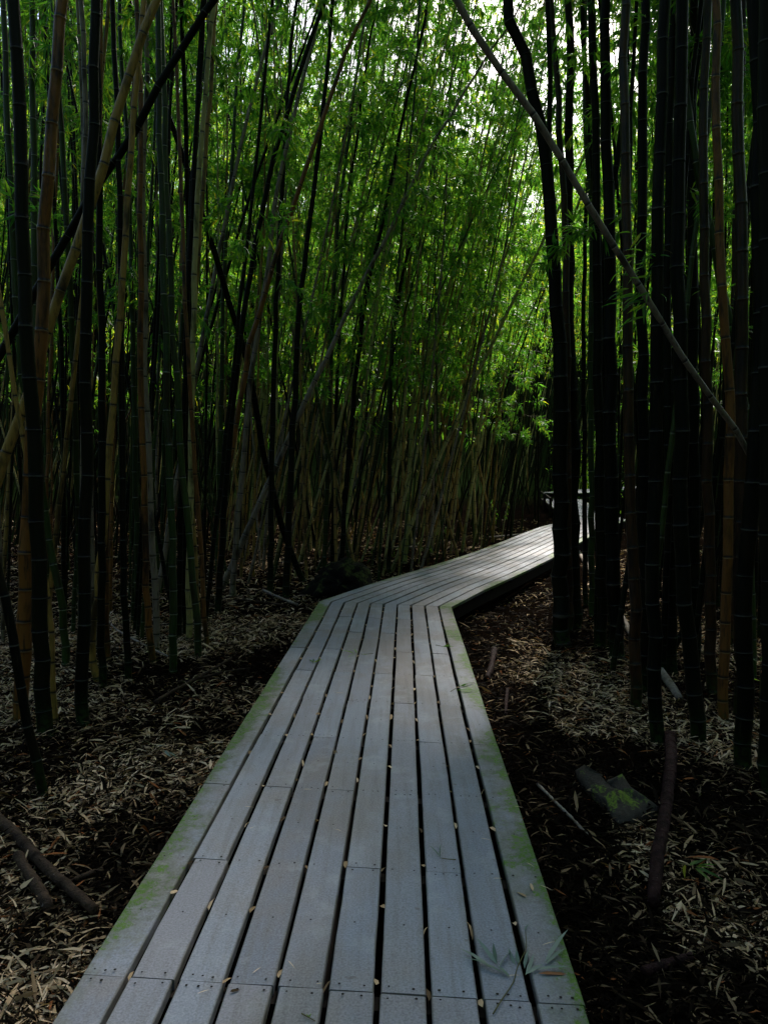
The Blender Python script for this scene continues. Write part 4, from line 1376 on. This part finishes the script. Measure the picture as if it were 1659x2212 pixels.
def zz(x, y):      # coordinates measured in the sprig close-up -> full picture
    return ((1450 + x * 500 / 1659) * 1659 / 2499, (2950 + y * 383 / 1271) * 2212 / 3333)
S_ = [zz(*p) for p in ((510,1175),(600,1030),(725,840),(770,680),(830,550),(870,450),(860,280))]
LV_ = [(690,780,560,650),(560,650,310,360),(640,745,170,550),(500,690,155,470),(580,670,690,490),(555,630,490,410),(755,650,650,470),(790,640,745,480),(860,760,975,530),(870,745,1060,640),(1060,630,1335,265),(1080,640,1290,460),(960,700,1335,670),(850,690,880,470),(850,270,895,200)]
sprig("large wilted grey-green bamboo sprig lying over the deck's right boards at the bottom", S_, [(*zz(a_, b_), *zz(c_, d_)) for a_, b_, c_, d_ in LV_], width=0.013)
def z2(x, y, x0=830, y0=1660):
    return ((x0 + x * 840 / 1659) * 1659 / 2499, (y0 + y * 840 / 1659) * 2212 / 3333)
sprig("small dark three-leaf sprig on the middle of the deck below the bend", [z2(760, 925), z2(690, 930), z2(640, 920)], [(*z2(640,925),*z2(558,908)),(*z2(640,930),*z2(590,955)),(*z2(655,925),*z2(632,895)),(*z2(690,930),*z2(740,945))], width=0.010, mat='leaf')
sprig("small green sprig on the third board gap below the bend", [z2(375, 990), z2(368, 975), z2(350, 968)], [(*z2(370,980),*z2(345,965)),(*z2(375,985),*z2(440,965)),(*z2(370,985),*z2(385,960))], width=0.012, mat='leaf')
sprig("dark sprig lying on the right outer board, upper of two", [z2(1160, 870), z2(1210, 880), z2(1245, 885)], [(*z2(1200,880),*z2(1280,885)),(*z2(1210,880),*z2(1265,870))], width=0.012, mat='leaf')
sprig("dark leafy sprig with looped leaf on the right outer board, lower of two", [z2(1255, 1170), z2(1330, 1130), z2(1410, 1110)], [(*z2(1310,1140),*z2(1415,1108)),(*z2(1320,1135),*z2(1370,1130)),(*z2(1290,1162),*z2(1430,1165))], width=0.012, mat='leaf')
sprig("thin V-shaped twig lying on the deck, right of centre", [z2(1290,1659+605-1645+0), z2(1295,1640)], [], width=0.01) if False else None
def z5(x, y):
    return z2(x, y, 830, 2493)
sprig("thin V-shaped dark twig lying on the deck, right of centre", [z5(1290, 608), z5(1240, 605), z5(1195, 598)], [(*z5(1195,598),*z5(1112,515)),(*z5(1190,595),*z5(1183,510))], width=0.005)
sprig("small green-tan sprig at the bottom edge of the deck, left of centre", [z5(300, 1600), z5(345, 1625), z5(390, 1650)], [(*z5(345,1625),*z5(365,1600)),(*z5(350,1630),*z5(330,1600))], width=0.006, mat='leaf')
def z6(x, y):
    return z2(x, y, 1660, 2493)
sprig("fresh green bamboo sprig fanned on the litter at the lower right", [z6(1060, 620), z6(1120, 640), z6(1185, 650)], [(*z6(1180,640),*z6(1270,600)),(*z6(1190,645),*z6(1320,640)),(*z6(1190,655),*z6(1365,745)),(*z6(1185,660),*z6(1290,760)),(*z6(1120,640),*z6(1110,730)),(*z6(1190,650),*z6(1310,665)),(*z6(1150,645),*z6(1210,615))], z=0.05, width=0.016, mat='leaf')
sprig("pale leafy sprig on the litter left of the deck, near the front stems", [z2(930,1480,0,1660), z2(1010,1530,0,1660), z2(1140,1600,0,1660)], [(*z2(1000,1525,0,1660),*z2(1075,1515,0,1660)),(*z2(1060,1550,0,1660),*z2(1090,1600,0,1660)),(*z2(1080,1560,0,1660),*z2(1140,1595,0,1660))], z=0.05, width=0.016, mat='sprig')

# small leafy seedlings on the forest floor
def seedling(label, u, v, h, n, spread, Lf=(0.09, 0.15)):
    p = on_level(u, v, 0.0); p[2] = gh(p[0], p[1])
    root = empty("bamboo_seedling", p)
    tag(root, label, "seedling")
    gg = np.random.default_rng(int(u + v))
    Vv, Ff, o_ = [], [], 0
    tips = []
    for _ in range(3):
        d = gg.normal(0, spread, 3); d[2] = h
        C = np.array([d * t + [0, 0, -0.01] for t in np.linspace(0, 1, 5)])
        v_, q_, _ = tube_arrays(C, np.linspace(.003, .0015, 5), 4, cap=False)
        Vv.append(v_); Ff.append(q_ + o_); o_ += len(v_)
        tips.append(d)
    link("stem", make_mesh("stem", np.concatenate(Vv), np.concatenate(Ff), [M['twig']]), root)
    t = gg.uniform(0.4, 1, n)
    B = np.array([tips[gg.integers(3)] * a_ for a_ in t])
    D = gg.normal(0, 0.8, (n, 3)) + [0, 0, 0.15]
    V, Fc, q = leaves_arrays(B, D, gg.normal(0, .3, (n, 3)) + [0, 0, 1], gg.uniform(*Lf, n), gg.uniform(.012, .02, n), 0.3, 2)
    link("foliage", make_mesh("foliage", V, Fc, [M['leaf']], {'rnd': np.repeat(gg.uniform(.3, .9, n), q)}), root)
seedling("small bright green leafy plant beyond the mossy mound", 960, 1165, 0.35, 26, 0.12)
seedling("leafy plant between the mound and the far boardwalk", 925, 1200, 0.28, 22, 0.12)
seedling("low leafy plant in the shade just behind the mossy mound", 805, 1225, 0.45, 34, 0.2)
seedling("leafy plant at the foot of the stems beside the far boardwalk", 1080, 1150, 0.9, 60, 0.25)
seedling("small upright green leaves at the right edge of the litter", 1640, 1560, 0.5, 9, 0.08, (0.14, 0.24))
